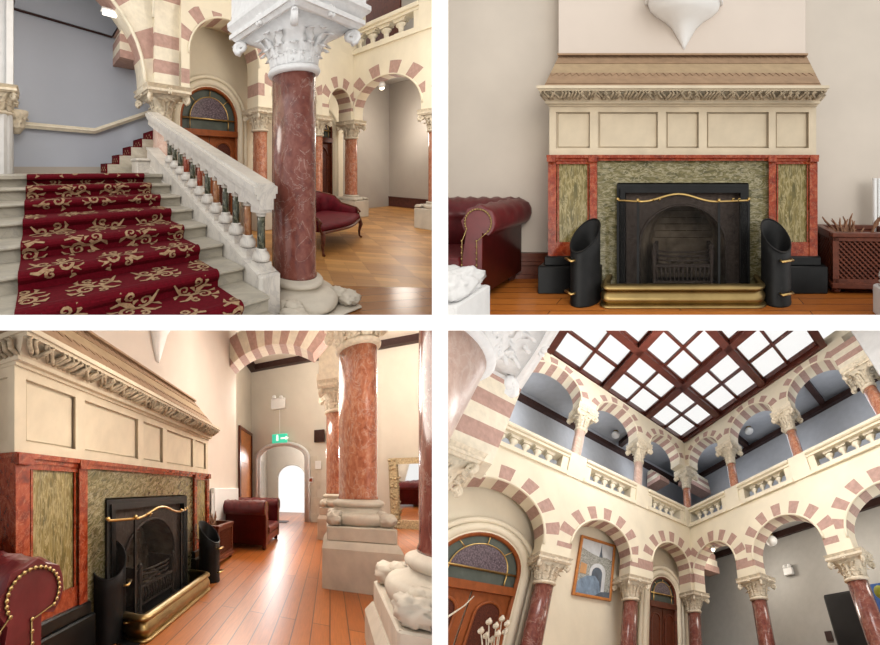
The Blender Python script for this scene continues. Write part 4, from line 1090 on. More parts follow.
# ================================================================== the long hall beside the hearth (lower left set)
def build_hall():
    st = HALL; S = st.sight; I = lambda x, y, z: (x, y, z)
    fx = lambda x, y, z: (-1.72 - y, 2.33 + x * .953, z)
    m = MB(st, None); m.poly([(-4, .9, 0), (6, .9, 0), (6, 14, 0), (-4, 14, 0)]); m.hexa([(-4, .9, -.1), (6, .9, -.1), (6, 14, -.1), (-4, 14, -.1)], [(-4, .9, -.02), (6, .9, -.02), (6, 14, -.02), (-4, 14, -.02)])
    structure(m.build('floor', 'floor_hall', plan=True))
    e = S(236, 440, a=-2.12); d_end = e[1]
    m = MB(st); m.box(-2.4, -2.12, .6, d_end, 0, 7.2); structure(m.build('wall_left', 'plaster_chimney'))
    m = MB(st); m.box(-2.14, -1.97, 1.0, 3.66, 2.4, 7.2, 0, .01); structure(m.build('wall_chimney_breast', 'plaster_chimney'))
    m = MB(st); m.box(-3.05, -2.9, d_end, 10.4, 0, 7.2); structure(m.build('wall_left', 'plaster_hall'))
    # end wall with arched doorway
    dE = 10.3; bl, br, tp = S(258, 470, d=dE), S(307, 470, d=dE), S(283, 444, d=dE)
    sc = (bl[0] + br[0]) / 2; r = (br[0] - bl[0]) / 2; hs = tp[2] - r * .62
    m = MB(st, lambda s, w, h: (s, dE + w, sc_h(h, hs)))
    def sc_h(h, hs): return h if h <= hs else hs + (h - hs) * (.62 if h < hs + r * 1.4 else 1) - (0 if h < hs + r * 1.4 else -r * 1.4 * (.62 - 1))
    arch_wall(m, [(-2.95, 1.5 * 0 - .2, sc, r, hs)], 0, 7.2, .35, 9, .25, 2, .0, 9, pink_phase=9)
    m.mi = [0 if k == 0 else 1 for k in m.mi]
    structure(m.build('wall_end', ['plaster_hall', 'stone_base']))
    m = MB(st); m.box(-.2, 5.5, dE, dE + .35, 0, 7.2); structure(m.build('wall_end', 'plaster_hall'))
    # stone door surround
    t = thing(st, 'door_surround', (sc, dE, 0), 'pale stone arched surround of the bright doorway at the end of the hall', 'door surround')
    m = MB(st)
    for R, y, rad in ((r + .05, dE - .03, .07), (r - .04, dE + .05, .06)):
        m.tube([(sc - R, y, 0)] + [(sc + R * cos(pi - pi * i / 20), y, hs + R * .62 * sin(pi * i / 20)) for i in range(21)] + [(sc + R, y, 0)], rad, 6)
    m.build('arch_moulding', 'stone_white', t)
    m = MB(st)
    for sg in (-1, 1):
        for k in range(8):
            w = .26 if k % 2 else .36; x0 = sc + sg * (r + .1); a, b = sorted((x0, x0 + sg * w)); z = .3 * k
            if z + .3 < hs + .1: m.box(a, b, dE - .02, dE + .01, z + .004, z + .3)
    m.build('quoin', 'stone_base', t)
    # lobby behind
    m = MB(st); m.box(sc - r - .5, sc - r - .3, dE + .35, 13.4, 0, 4.2); m.box(sc + r + .1, sc + r + .3, dE + .35, 13.4, 0, 4.2); structure(m.build('wall_lobby', 'plaster_hall'))
    m = MB(st); m.box(sc - r - .5, sc + r + .3, dE + .35, 13.4, 3.45, 3.55); structure(m.build('ceiling', 'plastic_white'))
    for k in range(4):
        m = MB(st); m.box(sc - r - .4, sc + r + .2, 10.9 + .6 * k, 11.02 + .6 * k, 3.22, 3.45); tag(m.build('ceiling_beam', 'wood_dark'), 'dark beam under the lobby ceiling beyond the hall doorway', 'beam', 'lobby ceiling beams')
    il, ir, it = S(278, 490, d=13.3), S(305.5, 490, d=13.3), S(292, 465, d=13.3); s2 = (il[0] + ir[0]) / 2; r2 = (ir[0] - il[0]) / 2
    m = MB(st, lambda s, w, h: (s, 13.3 + w, h)); arch_wall(m, [(sc - r - .5, sc + r + .6, s2, r2, it[2] - r2)], 0, 4.2, .15, 9, .1, 2, .03, 9, pink_phase=9)
    m.mi = [0] * len(m.mi); structure(m.build('wall_lobby', ['plaster_hall', 'stone_base']))
    # two small lit lobby window strips
    m = MB(st); m.box(sc - r - .3, sc - r - .27, 11.3, 12.6, .9, 2.5); structure(m.build('window_1', 'glass_sky'))
    # high beams
    m = MB(st); b = S(251, 369, d=dE - .1); m.box(-2.9, 4.5, dE - .2, dE, b[2] - .1, b[2] + .12); tag(m.build('wall_beam', 'beam_dark'), 'dark timber beam across the top of the hall end wall', 'beam')
    m = MB(st); m.box(-2.9, -2.68, d_end + .3, dE, b[2] - .1, b[2] + .12); tag(m.build('wall_beam', 'beam_dark'), 'dark beam running along the left hall wall above the orange door', 'beam')
    m = MB(st); m.box(-2.9, 5, d_end - .4, dE, b[2] + .12, b[2] + .2); structure(m.build('ceiling', 'plaster_hall'))
    # striped arch across the hall
    dA = d_end - .45; lf, rt, tp = S(231, 365, d=dA), S(314, 354, d=dA), S(275, 344, d=dA)
    (x1, y1), (x2, y2), (x3, y3) = (lf[0], lf[2]), (rt[0], rt[2]), (tp[0], tp[2]); cx, cz, R = circle3((x1, y1), (x2, y2), (x3, y3))
    m = MB(st); a0, a1 = atan2(y1 - cz, x1 - cx) + .06, atan2(y2 - cz, x2 - cx) + .02; n = 13
    for k in range(n):
        t0, t1 = a0 + (a1 - a0) * k / n, a0 + (a1 - a0) * (k + 1) / n
        P = lambda t_, R_, w: (cx + R_ * cos(t_), dA + w, cz + R_ * sin(t_))
        m.hexa([P(t0, R, 0), P(t1, R, 0), P(t1, R, .45), P(t0, R, .45)], [P(t0, R + .55, 0), P(t1, R + .55, 0), P(t1, R + .55, .45), P(t0, R + .55, .45)], 1 if k % 2 == 0 else 0)
    structure(m.build('wall_arch', ['stone_cream', 'stone_pink']))
    # orange door on the left hall wall
    p, q = S(239, 428, a=-2.9), S(250, 436, a=-2.9)
    t = thing(st, 'door_2', (-2.9, (p[1] + q[1]) / 2, 0), 'orange wooden door in the left hall wall past the armchair', 'door')
    m = MB(st); m.box(-2.9, -2.86, p[1], q[1], 0, q[2]); m.build('door_leaf', 'wood_orange', t)
    m = MB(st)
    m.box(-2.9, -2.82, p[1] - .1, p[1], 0, q[2] + .1); m.box(-2.9, -2.82, q[1], q[1] + .1, 0, q[2] + .1); m.box(-2.9, -2.82, p[1], q[1], q[2], q[2] + .1); m.build('architrave', 'wood_mahogany', t)
    for k in range(3):
        m = MB(st); m.box(-2.862, -2.85, p[1] + .15, q[1] - .15, .25 + .95 * k, 1.05 + .95 * k, 0, .005); m.build('panel', 'wood_orange', t)
    # hearth and furniture
    fireplace(st, fx, 'stone fireplace with a brown hood along the left side of the hall')
    fire_grate(st, fx, 'iron fire basket grate in the hearth along the left of the hall')
    fender(st, lambda x, y, z: fx(x * .86 + .02, y, z), 'brass fender on the planks running away along the left of the hall')
    fire_screen(st, lambda x, y, z: fx(x * .98 - .12, y, z), 'black mesh fire screen with a brass rail in the hall on the left')
    rotT = lambda px, py, rot=0: (lambda b: (lambda x, y, z: fx(*b(x, y, z))))(place(px, py, 0, rot))
    n_ = S(107, 636, h=.05); scuttle(st, rotT(n_[1] - 2.33 + .03, -(n_[0] + 1.72) + .05), 'black coal scuttle standing nearest the lower left red arm in the hall', -.0 + .8, .75, -pi / 2 + .5)
    scuttle(st, rotT(.97, -.22), 'black coal scuttle beyond the fender beside the far log box in the hall', .2, .9, -pi / 2)
    p = S(58, 600, a=-1.42)
    chesterfield(st, rotT(p[1] - 2.33 - .25, -.42), 1.2, .80, 'oxblood leather chesterfield arm at the lower left corner of the hall', H=.90)
    log_box(st, rotT(1.60, .02 - .12), 'mahogany log box beside the armchair on the left of the hall')
    sticks(st, rotT(1.60, -.10), .72, .42, .645, 8, 'dry stick in the log box beside the hall armchair', 'sticks in the hall log box', 9)
    f1, f2, f3 = S(232, 547, h=0), S(266, 551, h=0), S(277, 538, h=0)
    f1 = (f1[0] - .40, f1[1], 0); D = f2[0] - f1[0] + .30; W = f3[1] - f2[1]
    chesterfield(st, lambda x, y, z: (f2[0] - y, f2[1] + W + x, z), W, D, 'oxblood leather chesterfield armchair in the hall facing right toward the columns', H=1.0)
    # radiator behind the armchair
    p, q = S(213, 488, a=-2.06), S(237, 489, a=-2.06)
    t = thing(st, 'radiator', (-2.06, (p[1] + min(q[1], d_end)) / 2, 0), 'white radiator panel on the wall between fireplace and armchair', 'radiator')
    m = MB(st); m.box(-2.11, -2.02, p[1], min(q[1], d_end - .05), .15, p[2], 0, .01); m.build('panel', 'plastic_white', t)
    m = MB(st); m.tube([(-2.05, p[1] - .06, 0), (-2.05, p[1] - .06, p[2] - .1)], .025, 8); m.build('pipe', 'plastic_white', t)
    # corbel on chimney breast
    p = S(157, 362, a=-1.97); zb = p[2]; t = thing(st, 'wall_corbel', (-1.97, 2.36, zb), 'white plaster half cone corbel above the hall fireplace hood', 'corbel')
    m = MB(st); H = 1.05; Rc = .42; prof = [(.03, zb), (.06, zb + H * .08), (.1, zb + H * .2), (.15, zb + H * .36), (.22, zb + H * .47), (.32, zb + H * .56), (.39, zb + H * .66), (Rc, zb + H * .78), (Rc, zb + H)]
    dc = p[1]
    m.loft([[(-1.97 + rr * .8 * cos(-pi / 2 + pi * i / 24), dc + rr * sin(-pi / 2 + pi * i / 24), z) for i in range(25)] for rr, z in prof], 0, True); m.build('cone', 'plastic_white', t)
    # signs and fittings on the end wall
    def sign(u0, u1, v0, v1, name, label, cat, mats, dd=.06):
        a, b = S(u0, v0, d=dE - dd), S(u1, v1, d=dE - dd); t = thing(st, name, ((a[0] + b[0]) / 2, dE - dd, b[2]), label, cat)
        m = MB(st); m.box(a[0], b[0], dE - dd, dE - .002, b[2], a[2], 0, .01); m.build('casing', mats[0], t); return t, a, b
    t, a, b = sign(272, 287, 434.5, 442.5, 'exit_sign', 'green lit exit sign hanging above the bright doorway', 'sign', ['exit_glow'], .10)
    m = MB(st); x, z = a[0] + .3 * (b[0] - a[0]), (a[2] + b[2]) / 2; hh = (a[2] - b[2]); y0, y1 = dE - .108, dE - .1
    m.box(x - .01, x + .07, y0, y1, z - hh * .25, z + hh * .25); m.ball((x + .03, y0, z + hh * .32), .035, 8, 0, (1, .3, 1), 4)
    m.prism([(x + .16, z - hh * .08), (x + .34, z - hh * .08), (x + .34, z + hh * .08), (x + .16, z + hh * .08)], y0, y1); m.prism([(x + .34, z - hh * .22), (x + .46, z), (x + .34, z + hh * .22)], y0, y1)
    m.build('pictogram', 'sign_white', t)
    m = MB(st); xm = (a[0] + b[0]) / 2; m.tube([(xm, dE - .05, a[2]), (xm, dE - .05, S(278, 408, d=dE)[2])], .012, 5); m.build('conduit', 'plastic_white', t)
    t, a, b = sign(271, 285, 399, 408, 'emergency_light', 'white twin emergency light high above the exit sign', 'lamp', ['plastic_white'], .14)
    for u in (274, 281):
        p = S(u, 398.5, d=dE - .16); m = MB(st); m.lathe(p[0], p[1], [(.05, p[2] - .02), (.09, p[2] + .03), (.06, p[2] + .1)], 10); m.build('lamp_head', 'plastic_white', t)
    sign(314, 324.5, 430, 441, 'wall_speaker', 'small dark box on the wall right of the exit door', 'speaker', ['beam_dark'], .2)
    sign(315, 321, 461, 469, 'alarm_panel', 'small white alarm panel on the wall under the dark box', 'panel', ['plastic_white'], .06)
    t, a, b = sign(308.5, 313, 477, 483, 'call_point', 'tiny red and white call point right of the bright doorway', 'call point', ['plastic_white'], .06)
    m = MB(st); m.box(a[0] + .03, b[0] - .03, dE - .08, dE - .06, b[2] + .05, a[2] - .05); m.build('button', 'marble_orange', t)
    # columns on square stone piers
    def pier_column(c, rr, half, zt, label, zn, zc, mat):
        t = thing(st, 'marble_column', (c[0], c[1], 0), label, 'column')
        m = MB(st); x, y = c
        m.hexa([(x - half, y - half, 0), (x + half, y - half, 0), (x + half, y + half, 0), (x - half, y + half, 0)], [(x - half, y - half, zt), (x + half, y - half, zt), (x + half, y + half, zt), (x - half, y + half, zt)])
        h2 = half * .9
        m.hexa([(x - half, y - half, zt), (x + half, y - half, zt), (x + half, y + half, zt), (x - half, y + half, zt)], [(x - h2, y - h2, zt + .09), (x + h2, y - h2, zt + .09), (x + h2, y + h2, zt + .09), (x - h2, y + h2, zt + .09)])
        m.build('pier', 'stone_base', t)
        plinth_block(st, I, t, x, y, h2 * .98, zt + .09, zt + .27, 'stone_base')
        attic_base(st, I, t, x, y, zt + .27, zt + .60, rr, 'stone_base', h2 * .96)
        shaft(st, I, t, x, y, zt + .60, zn, rr, mat)
        capital(st, I, t, x, y, zn, zc, rr, rr * 1.9, 'stone_carved', None, 1.5)
        return t
    pier_column((.335, 3.97), .225, .425, .50, 'large orange rose column on a square stone pier in the middle of the hall', 3.06, 3.75, 'marble_rose')
    pier_column((.12, 7.25), .21, .40, .50, 'rose column half hidden behind the middle hall column', 3.10, 3.85, 'marble_rose')
    pier_column((.735, 2.04), .215, .47, .24, 'dark rose column with a carved base at the lower right of the hall', 3.06, 3.75, 'marble_red')
    # stone over the columns
    m = MB(st); m.box(-.25, .55, 6.9, 7.6, 3.85, 7); m.box(-.3, .6, 6.85, 7.65, 3.85, 4.0); structure(m.build('wall_pier', 'stone_cream'))
    m = MB(st); m.box(-.05, .65, 3.6, 4.35, 3.75, 7); structure(m.build('wall_pier', 'stone_cream'))
    # mirror leaning on the end wall
    a, b = S(390, 457, d=9.9), S(418, 527, h=0)
    t = thing(st, 'leaning_mirror', (a[0] + .5, 9.95, 0), 'tall gilt framed mirror leaning on the far right wall', 'mirror')
    x0, x1, zt = a[0], a[0] + 1.15, a[2] - .02; yb, yt = 9.7, 10.15; f = .2
    Y = lambda z: yb + (yt - yb) * z / zt
    m = MB(st)
    for xa, xb, za, zb in ((x0, x0 + f, 0, zt), (x1 - f, x1, 0, zt), (x0 + f, x1 - f, 0, f * 1.3), (x0 + f, x1 - f, zt - f, zt)):
        m.hexa([(xa, Y(za) - .05, za), (xb, Y(za) - .05, za), (xb, Y(za) + .05, za), (xa, Y(za) + .05, za)], [(xa, Y(zb) - .05, zb), (xb, Y(zb) - .05, zb), (xb, Y(zb) + .05, zb), (xa, Y(zb) + .05, zb)])
    rnd = random.Random(8)
    for i in range(40):
        s = rnd.random(); z = rnd.uniform(0, zt)
        m.ball((x0 + f * rnd.random(), Y(z) - .06, z), .045, 6, 0, (1, .6, 1), 4)
    m.build('frame', 'gilt_frame', t)
    m = MB(st); m.poly([(x0 + f, Y(f) - .01, f), (x1 - f, Y(f) - .01, f), (x1 - f, Y(zt - f) - .01, zt - f), (x0 + f, Y(zt - f) - .01, zt - f)]); m.build('glass', 'mirror_glass', t)
    m = MB(st); m.box(-.2, 5, dE - .03, dE, 0, .3); structure(m.build('baseboard_end', 'wood_dark'))
    # door mat
    p = S(285, 522, h=0.0); m = MB(st); m.box(p[0] - .5, p[0] + .1, p[1] - .3, p[1] + .3, 0, .02); tag(m.build('door_mat', 'beam_dark'), 'dark mat on the floor before the bright doorway', 'mat')

# ================================================================== the atrium looking up at its skylight (lower right set)
def build_atrium():
    st = ATRIUM; S = st.sight; I = lambda x, y, z: (x, y, z)
    dL, aR, th = 4.62, 5.28, .36
    TL = lambda s, w, h: (s, dL + w, h)
    TR = lambda s, w, h: (aR + w, -s, h)
    m = MB(st); m.hexa([(1.2, 1.2, -.1), (7.1, 1.2, -.1), (7.1, 6.3, -.1), (1.2, 6.3, -.1)], [(1.2, 1.2, 0), (7.1, 1.2, 0), (7.1, 6.3, 0), (1.2, 6.3, 0)]); structure(m.build('floor', 'floor_parquet', plan=True))
    # ground arcades
    gb, gt = 2.46, 4.06
    m = MB(st, TL); arch_wall(m, [(-.35, 1.89, .82, .83, 2.62), (1.89, 3.63, 2.80, .64, 2.75), (3.63, aR + .18, 4.62, .58, 2.86)], gb, gt, th, 15, .30, 3, .022, .2)
    structure(m.build('wall_left_arcade', ['plaster_cream', 'stone_pink']))
    m = MB(st, TR); arch_wall(m, [(-dL - .0, -3.10, -3.97, .58, 2.86), (-3.10, -1.34, -2.27, .68, 2.78), (-1.34, .6, -.48, .70, 2.70)], gb, gt, th, 15, .30, 3, .022, .2)
    structure(m.build('wall_right_arcade', ['plaster_cream', 'stone_pink']))
    gz = (0, .42, .56, 2.04, 2.46); dl, ar = dL + th / 2, aR + th / 2
    for x, lab in ((1.89, 'red marble column left of the framed painting'), (3.63, 'red marble column between the painting and the narrow arched door')):
        column(st, I, lab, (x, dl), .15, gz, .29, 'marble_red')
    column(st, I, 'slender red column in the atrium corner under the lit arch', (ar, dl), .15, gz, .29, 'marble_red')
    column(st, I, 'red marble column between the lit arch and the pendant globe', (ar, 3.10), .15, gz, .29, 'marble_red')
    column(st, I, 'red marble column at the right edge in front of the black screen', (ar, 1.34), .15, gz, .29, 'marble_red')
    # infill wall with doors and painting
    m = MB(st); m.box(-1.2, 5.8, 5.12, 5.3, 0, 4.06); structure(m.build('wall_left', 'plaster_cream'))
    TD = lambda s, w, h: (s, 5.06 + w, h)
    pL, pR, pt = S(455, 590, d=5.1), S(517, 583, d=5.1), S(485, 540, d=5.1)
    arched_door(st, TD, .98, 0, .58, 0, 2.14, 'tall orange double door with fretwork panels under a purple fanlight', zl=1.97)
    arched_door(st, TD, 4.72, 0, .40, 0, 2.36, 'narrow dark brown arched door right of the painting', zl=2.2, wood='wood_mahogany', fret=False, name='door_2')
    # painting
    c = [S(581, 535, d=5.06), S(617, 544.5, d=5.06), S(611, 600, d=5.06), S(573.5, 596, d=5.06)]
    x0, x1 = (c[0][0] + c[3][0]) / 2, (c[1][0] + c[2][0]) / 2; z1, z0 = (c[0][2] + c[1][2]) / 2, (c[2][2] + c[3][2]) / 2
    t = thing(st, 'framed_painting', ((x0 + x1) / 2, 5.1, z0), 'framed painting of a stone archway hung between two red columns', 'painting')
    m = MB(st); f = .05
    for a in ((x0, x0 + f, z0, z1), (x1 - f, x1, z0, z1), (x0 + f, x1 - f, z0, z0 + f), (x0 + f, x1 - f, z1 - f, z1)): m.box(a[0], a[1], 5.06, 5.12, a[2], a[3], 0, .008)
    m.build('frame', 'frame_orange', t)
    m = MB(st); w, h = x1 - x0, z1 - z0; X = lambda u: x0 + w * u; Z = lambda v: z0 + h * v
    def pg(pts, k, y=5.085): m.hexa([(X(u), y, Z(v)) for u, v in pts], [(X(u), 5.1, Z(v)) for u, v in pts], k)
    pg([(.04, .03), (.96, .03), (.96, .97), (.04, .97)], 0, 5.095)
    pg([(.04, .03), (.96, .03), (.96, .68), (.75, .72), (.6, .70), (.4, .72), (.2, .76), (.04, .80)], 1, 5.09)
    pg([(.56, .70), (.66, .70), (.62, .80), (.60, .94), (.585, .80)], 2, 5.088)
    pg([(.35, .12)] + [(.565 + .215 * cos(pi - pi * i / 12), .42 + .16 * sin(pi * i / 12)) for i in range(13)] + [(.78, .12)], 0, 5.084)
    pg([(.40, .12)] + [(.55 + .14 * cos(pi - pi * i / 12), .40 + .11 * sin(pi * i / 12)) for i in range(13)] + [(.69, .12)], 2, 5.082)
    pg([(.04, .03), (.70, .03), (.62, .28), (.50, .36), (.3, .34), (.12, .26), (.04, .18)], 3, 5.08)
    pg([(.10, .36), (.26, .36), (.26, .52), (.10, .54)], 4, 5.083); pg([(.5, .03), (.96, .03), (.96, .14), (.7, .12)], 2, 5.079)
    m.build('canvas', ['paint_sky', 'paint_stone', 'paint_dark', 'paint_blue', 'paint_ochre'], t)
    # corridor behind the right arcade
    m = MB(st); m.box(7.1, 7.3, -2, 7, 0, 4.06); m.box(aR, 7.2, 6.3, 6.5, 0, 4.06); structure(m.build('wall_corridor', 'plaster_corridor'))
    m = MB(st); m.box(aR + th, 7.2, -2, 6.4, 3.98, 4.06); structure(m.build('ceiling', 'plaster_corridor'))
    m = MB(st); m.box(7.0, 7.1, -2, 6.3, 3.82, 3.98); tag(m.build('ceiling_beam', 'beam_dark'), 'dark beam along the top of the ground floor corridor wall', 'beam')
    for d in (3.3, 1.35): m = MB(st); m.box(aR + th, 7.0, d - .07, d + .07, 3.84, 3.98); tag(m.build('ceiling_beam', 'beam_dark'), 'dark cross beam under the ground floor corridor ceiling', 'beam', 'corridor cross beams')
    # striped springer inside the corner arch
    m = MB(st)
    for k in range(5): m.box(5.75, 6.55 - .06 * k, 4.75, 5.1, 3.15 + .17 * k, 3.32 + .17 * k, 1 if k % 2 == 0 else 0)
    structure(m.build('wall_springer', ['stone_cream', 'stone_pink']))
    # corridor fittings
    p = S(771.5, 541, a=6.3); t = thing(st, 'pendant_lamp', p, 'white glass globe pendant hanging inside the right hand arch', 'lamp')
    m = MB(st); m.ball(p, .13, 16, 0, (1, 1, 1), 10); m.build('globe', 'plastic_white', t)
    m = MB(st); m.lathe(p[0], p[1], [(.05, p[2] + .12), (.06, p[2] + .15), (.02, p[2] + .19)], 12); m.tube([(p[0], p[1], p[2] + .15), (p[0], p[1], 3.98)], .01, 5); m.lathe(p[0], p[1], [(.06, 3.93), (.07, 3.98)], 12); m.build('rod', 'brass_old', t)
    a, b = S(783, 567, a=7.05), S(794, 575, a=7.05); t = thing(st, 'emergency_light', a, 'white twin emergency light on the corridor wall below the globe', 'lamp')
    y0, y1 = sorted((a[1], b[1])); zc = (a[2] + b[2]) / 2
    m = MB(st); m.box(7.0, 7.1, y0, y1, zc - .10, zc + .07, 0, .01); m.build('casing', 'plastic_white', t)
    for q in (.25, .75): m = MB(st); yy = y0 + (y1 - y0) * q; m.lathe(7.02, yy, [(.035, zc + .06), (.055, zc + .10), (.035, zc + .15)], 10); m.build('lamp_head', 'plastic_white', t)
    a, b = S(826, 634, a=7.08), S(832, 638, a=7.08); y0, y1 = sorted((a[1], b[1])); m = MB(st); m.box(7.06, 7.1, y0 - .02, y1 + .02, b[2] - .05, a[2] + .05, 0, .005); tag(m.build('thermostat', 'beam_dark'), 'tiny dark control box low on the corridor wall', 'box')
    # black screen standing behind the right column
    c0, c1, c2 = S(823, 595, a=6.75), S(862, 589, a=6.75), S(842, 645, a=6.75)
    t = thing(st, 'display_screen', (6.75, (c0[1] + c1[1]) / 2, 0), 'large black screen standing in the corridor behind the rightmost column', 'screen')
    ya, yb = c1[1] - .6, c0[1]; zt = (c0[2] + c1[2]) / 2
    m = MB(st); m.box(6.72, 6.80, ya, yb, .3, zt, 0, .03); m.build('casing', 'iron_black', t)
    m = MB(st); m.box(6.705, 6.72, ya + .07, yb - .07, .4, zt - .1); m.build('panel', 'glass_dark', t)
    # folded banner behind the last column
    p, q = S(866, 585, a=6.4), S(880, 645, a=6.4); t = thing(st, 'folded_banner', (6.4, p[1], 0), 'blue and white banner beside the rightmost red column', 'banner')
    m = MB(st); m.hexa([(6.4, p[1] - .06, .6), (6.45, p[1] - .7, .6), (6.5, p[1] - .7, .6), (6.45, p[1] - .06, .6)], [(6.4, p[1] - .02, p[2]), (6.45, p[1] - .6, p[2]), (6.5, p[1] - .6, p[2]), (6.45, p[1] - .02, p[2])]); m.build('cloth', 'banner_blue', t)
    m = MB(st); m.hexa([(6.385, p[1] - .1, .6), (6.395, p[1] - .3, .6), (6.40, p[1] - .3, .6), (6.39, p[1] - .1, .6)], [(6.385, p[1] - .06, p[2] - .5), (6.395, p[1] - .2, p[2] - .7), (6.4, p[1] - .2, p[2] - .7), (6.39, p[1] - .06, p[2] - .5)]); m.build('stripe', 'plastic_white', t)
    p = S(880, 592, a=6.3); m = MB(st); m.ball((6.3, p[1], p[2]), .09, 10, 0, (1, 1, 1.3)); tag(m.build('yellow_cushion', 'banner_yellow'), 'yellow green fabric bundle above the blue banner at the right edge', 'fabric')
    # spot lamp in the corner arch
    p = S(713, 549, a=5.45); t = thing(st, 'spot_lamp', p, 'small glowing bulb under the corner arch of the atrium', 'lamp')
    m = MB(st); m.lathe(p[0], p[1], [(.05, p[2] - .0), (.06, p[2] + .05), (.04, p[2] + .1)], 12); m.build('housing', 'plastic_white', t)
    m = MB(st); m.ball((p[0], p[1], p[2] - .02), .04, 10); m.build('bulb', 'bulb_glow', t)
    # gallery: floor edge wall, balustrades and pedestals
    z0, z1 = 4.06, 4.62
    cl = [1.98, 3.66, ar]; crr = [dl, 3.22, 1.58]
    xl = [(.2, 1.80), (2.16, 3.48), (3.84, 5.1)]; xr = [(-dl + .1, -3.40), (-3.04, -1.76), (-1.40, .3)]
    labs = ['gallery balustrade bay left of the first upper column on the left side', 'gallery balustrade bay in the middle of the left side', 'gallery balustrade bay on the left side next to the far corner']
    for (a, b), l in zip(xl, labs): gallery_balustrade(st, TL, a, b, z0, z1, .26, l, None, 6 if a < 1 else 5, 0, .14)
    labs = ['gallery balustrade bay on the right side next to the far corner', 'gallery balustrade bay in the middle of the right side', 'gallery balustrade bay at the right edge beyond the last upper column']
    for (a, b), l in zip(xr, labs): gallery_balustrade(st, TR, a, b, z0, z1, .26, l, None, 6 if a > -2 else 5, 0, .14)
    m = MB(st, TL)
    for a, b in ((1.80, 2.16), (3.48, 3.84), (5.1, 5.64)): m.box(a, b, -.03, .30, z0, z1 + .01)
    structure(m.build('wall_left_pedestals', 'plaster_cream'))
    m = MB(st, TR)
    for a, b in ((-dl + .0, -dl + .12), (-3.40, -3.04), (-1.76, -1.40)): m.box(a, b, -.03, .30, z0, z1 + .01)
    structure(m.build('wall_right_pedestals', 'plaster_cream'))
    # upper arcades
    ub, ut = 6.02, 7.0; up = (4.62, 4.62, 4.70, 5.42, 6.02)
    m = MB(st, TL); arch_wall(m, [(.30, 1.98, 1.16, .60, 6.14), (1.98, 3.66, 2.82, .60, 6.14), (3.66, aR + .18, 4.46, .55, 6.14)], ub, ut, th, 13, .22, 3, .02, .14); structure(m.build('wall_left_upper', ['plaster_cream', 'stone_pink']))
    m = MB(st, TR); arch_wall(m, [(-dL, -3.22, -3.95, .52, 6.14), (-3.22, -1.58, -2.40, .60, 6.14), (-1.58, .06, -.76, .60, 6.14)], ub, ut, th, 13, .22, 3, .02, .14); structure(m.build('wall_right_upper', ['plaster_cream', 'stone_pink']))
    m = MB(st, TL); m.box(-1.5, .30, 0, th, 4.06, 7.0); structure(m.build('wall_left_upper', 'plaster_cream'))
    ulab = ['slim upper gallery column first from the left under the skylight', 'slim upper gallery column on the left side next to the corner column']
    for x, l in zip((1.98, 3.66), ulab): column(st, I, l, (x, dl), .11, up, .26, 'marble_pale_rose', plinth_half=.16, rich=.6, spurs=False)
    column(st, I, 'slim upper gallery column in the far corner below the skylight', (ar, dl), .11, up, .26, 'marble_rose', plinth_half=.16, rich=.6, spurs=False)
    column(st, I, 'slim upper gallery column on the right side next to the corner column', (ar, 3.22), .11, up, .26, 'marble_rose', plinth_half=.16, rich=.6, spurs=False)
    column(st, I, 'slim upper gallery column on the right side with the widest arch beside it', (ar, 1.58), .11, up, .26, 'marble_rose', plinth_half=.16, rich=.6, spurs=False)
    column(st, I, 'upper gallery column at the top right edge under the striped pier', (ar, -.02), .11, up, .28, 'marble_rose', plinth_half=.16, rich=1, spurs=False)
    # gallery back walls, ceilings and beams
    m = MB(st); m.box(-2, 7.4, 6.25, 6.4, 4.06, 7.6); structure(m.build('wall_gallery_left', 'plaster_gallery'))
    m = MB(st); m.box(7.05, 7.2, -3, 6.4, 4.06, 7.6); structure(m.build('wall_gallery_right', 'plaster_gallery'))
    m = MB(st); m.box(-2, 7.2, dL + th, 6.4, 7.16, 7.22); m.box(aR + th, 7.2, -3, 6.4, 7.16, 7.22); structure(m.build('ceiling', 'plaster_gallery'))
    m = MB(st); m.box(-2, 7.05, 6.12, 6.25, 6.78, 6.94); tag(m.build('ceiling_beam', 'beam_dark'), 'long dark beam on the left gallery wall under the ceiling', 'beam')
    m = MB(st); m.box(6.92, 7.05, -3, 6.12, 6.88, 7.04); tag(m.build('ceiling_beam', 'beam_dark'), 'long dark beam on the right gallery wall under the ceiling', 'beam')
    for x in (2.35, 3.9): m = MB(st); m.box(x - .07, x + .07, dL + th, 6.12, 6.98, 7.16); tag(m.build('ceiling_beam', 'beam_dark'), 'short dark cross beam under the left gallery ceiling', 'beam', 'left gallery cross beams')
    for d in (3.4, 1.0): m = MB(st); m.box(aR + th, 6.92, d - .07, d + .07, 6.98, 7.16); tag(m.build('ceiling_beam', 'beam_dark'), 'short dark cross beam under the right gallery ceiling', 'beam', 'right gallery cross beams')
    m = MB(st)
    for k in range(4):
        m.box(5.75 + .14 * k, 6.9, 5.0 + .02 * k, 5.4, 5.95 + .15 * k, 6.10 + .15 * k, 1 if k % 2 == 0 else 0)
    structure(m.build('wall_gallery_springer', ['stone_cream', 'stone_pink']))
    m = MB(st)
    for k in range(4): m.box(5.05, 5.45, 5.5 + .14 * k, 6.12, 5.95 + .15 * k, 6.10 + .15 * k, 1 if k % 2 == 0 else 0)
    structure(m.build('wall_gallery_springer', ['stone_cream', 'stone_pink']))
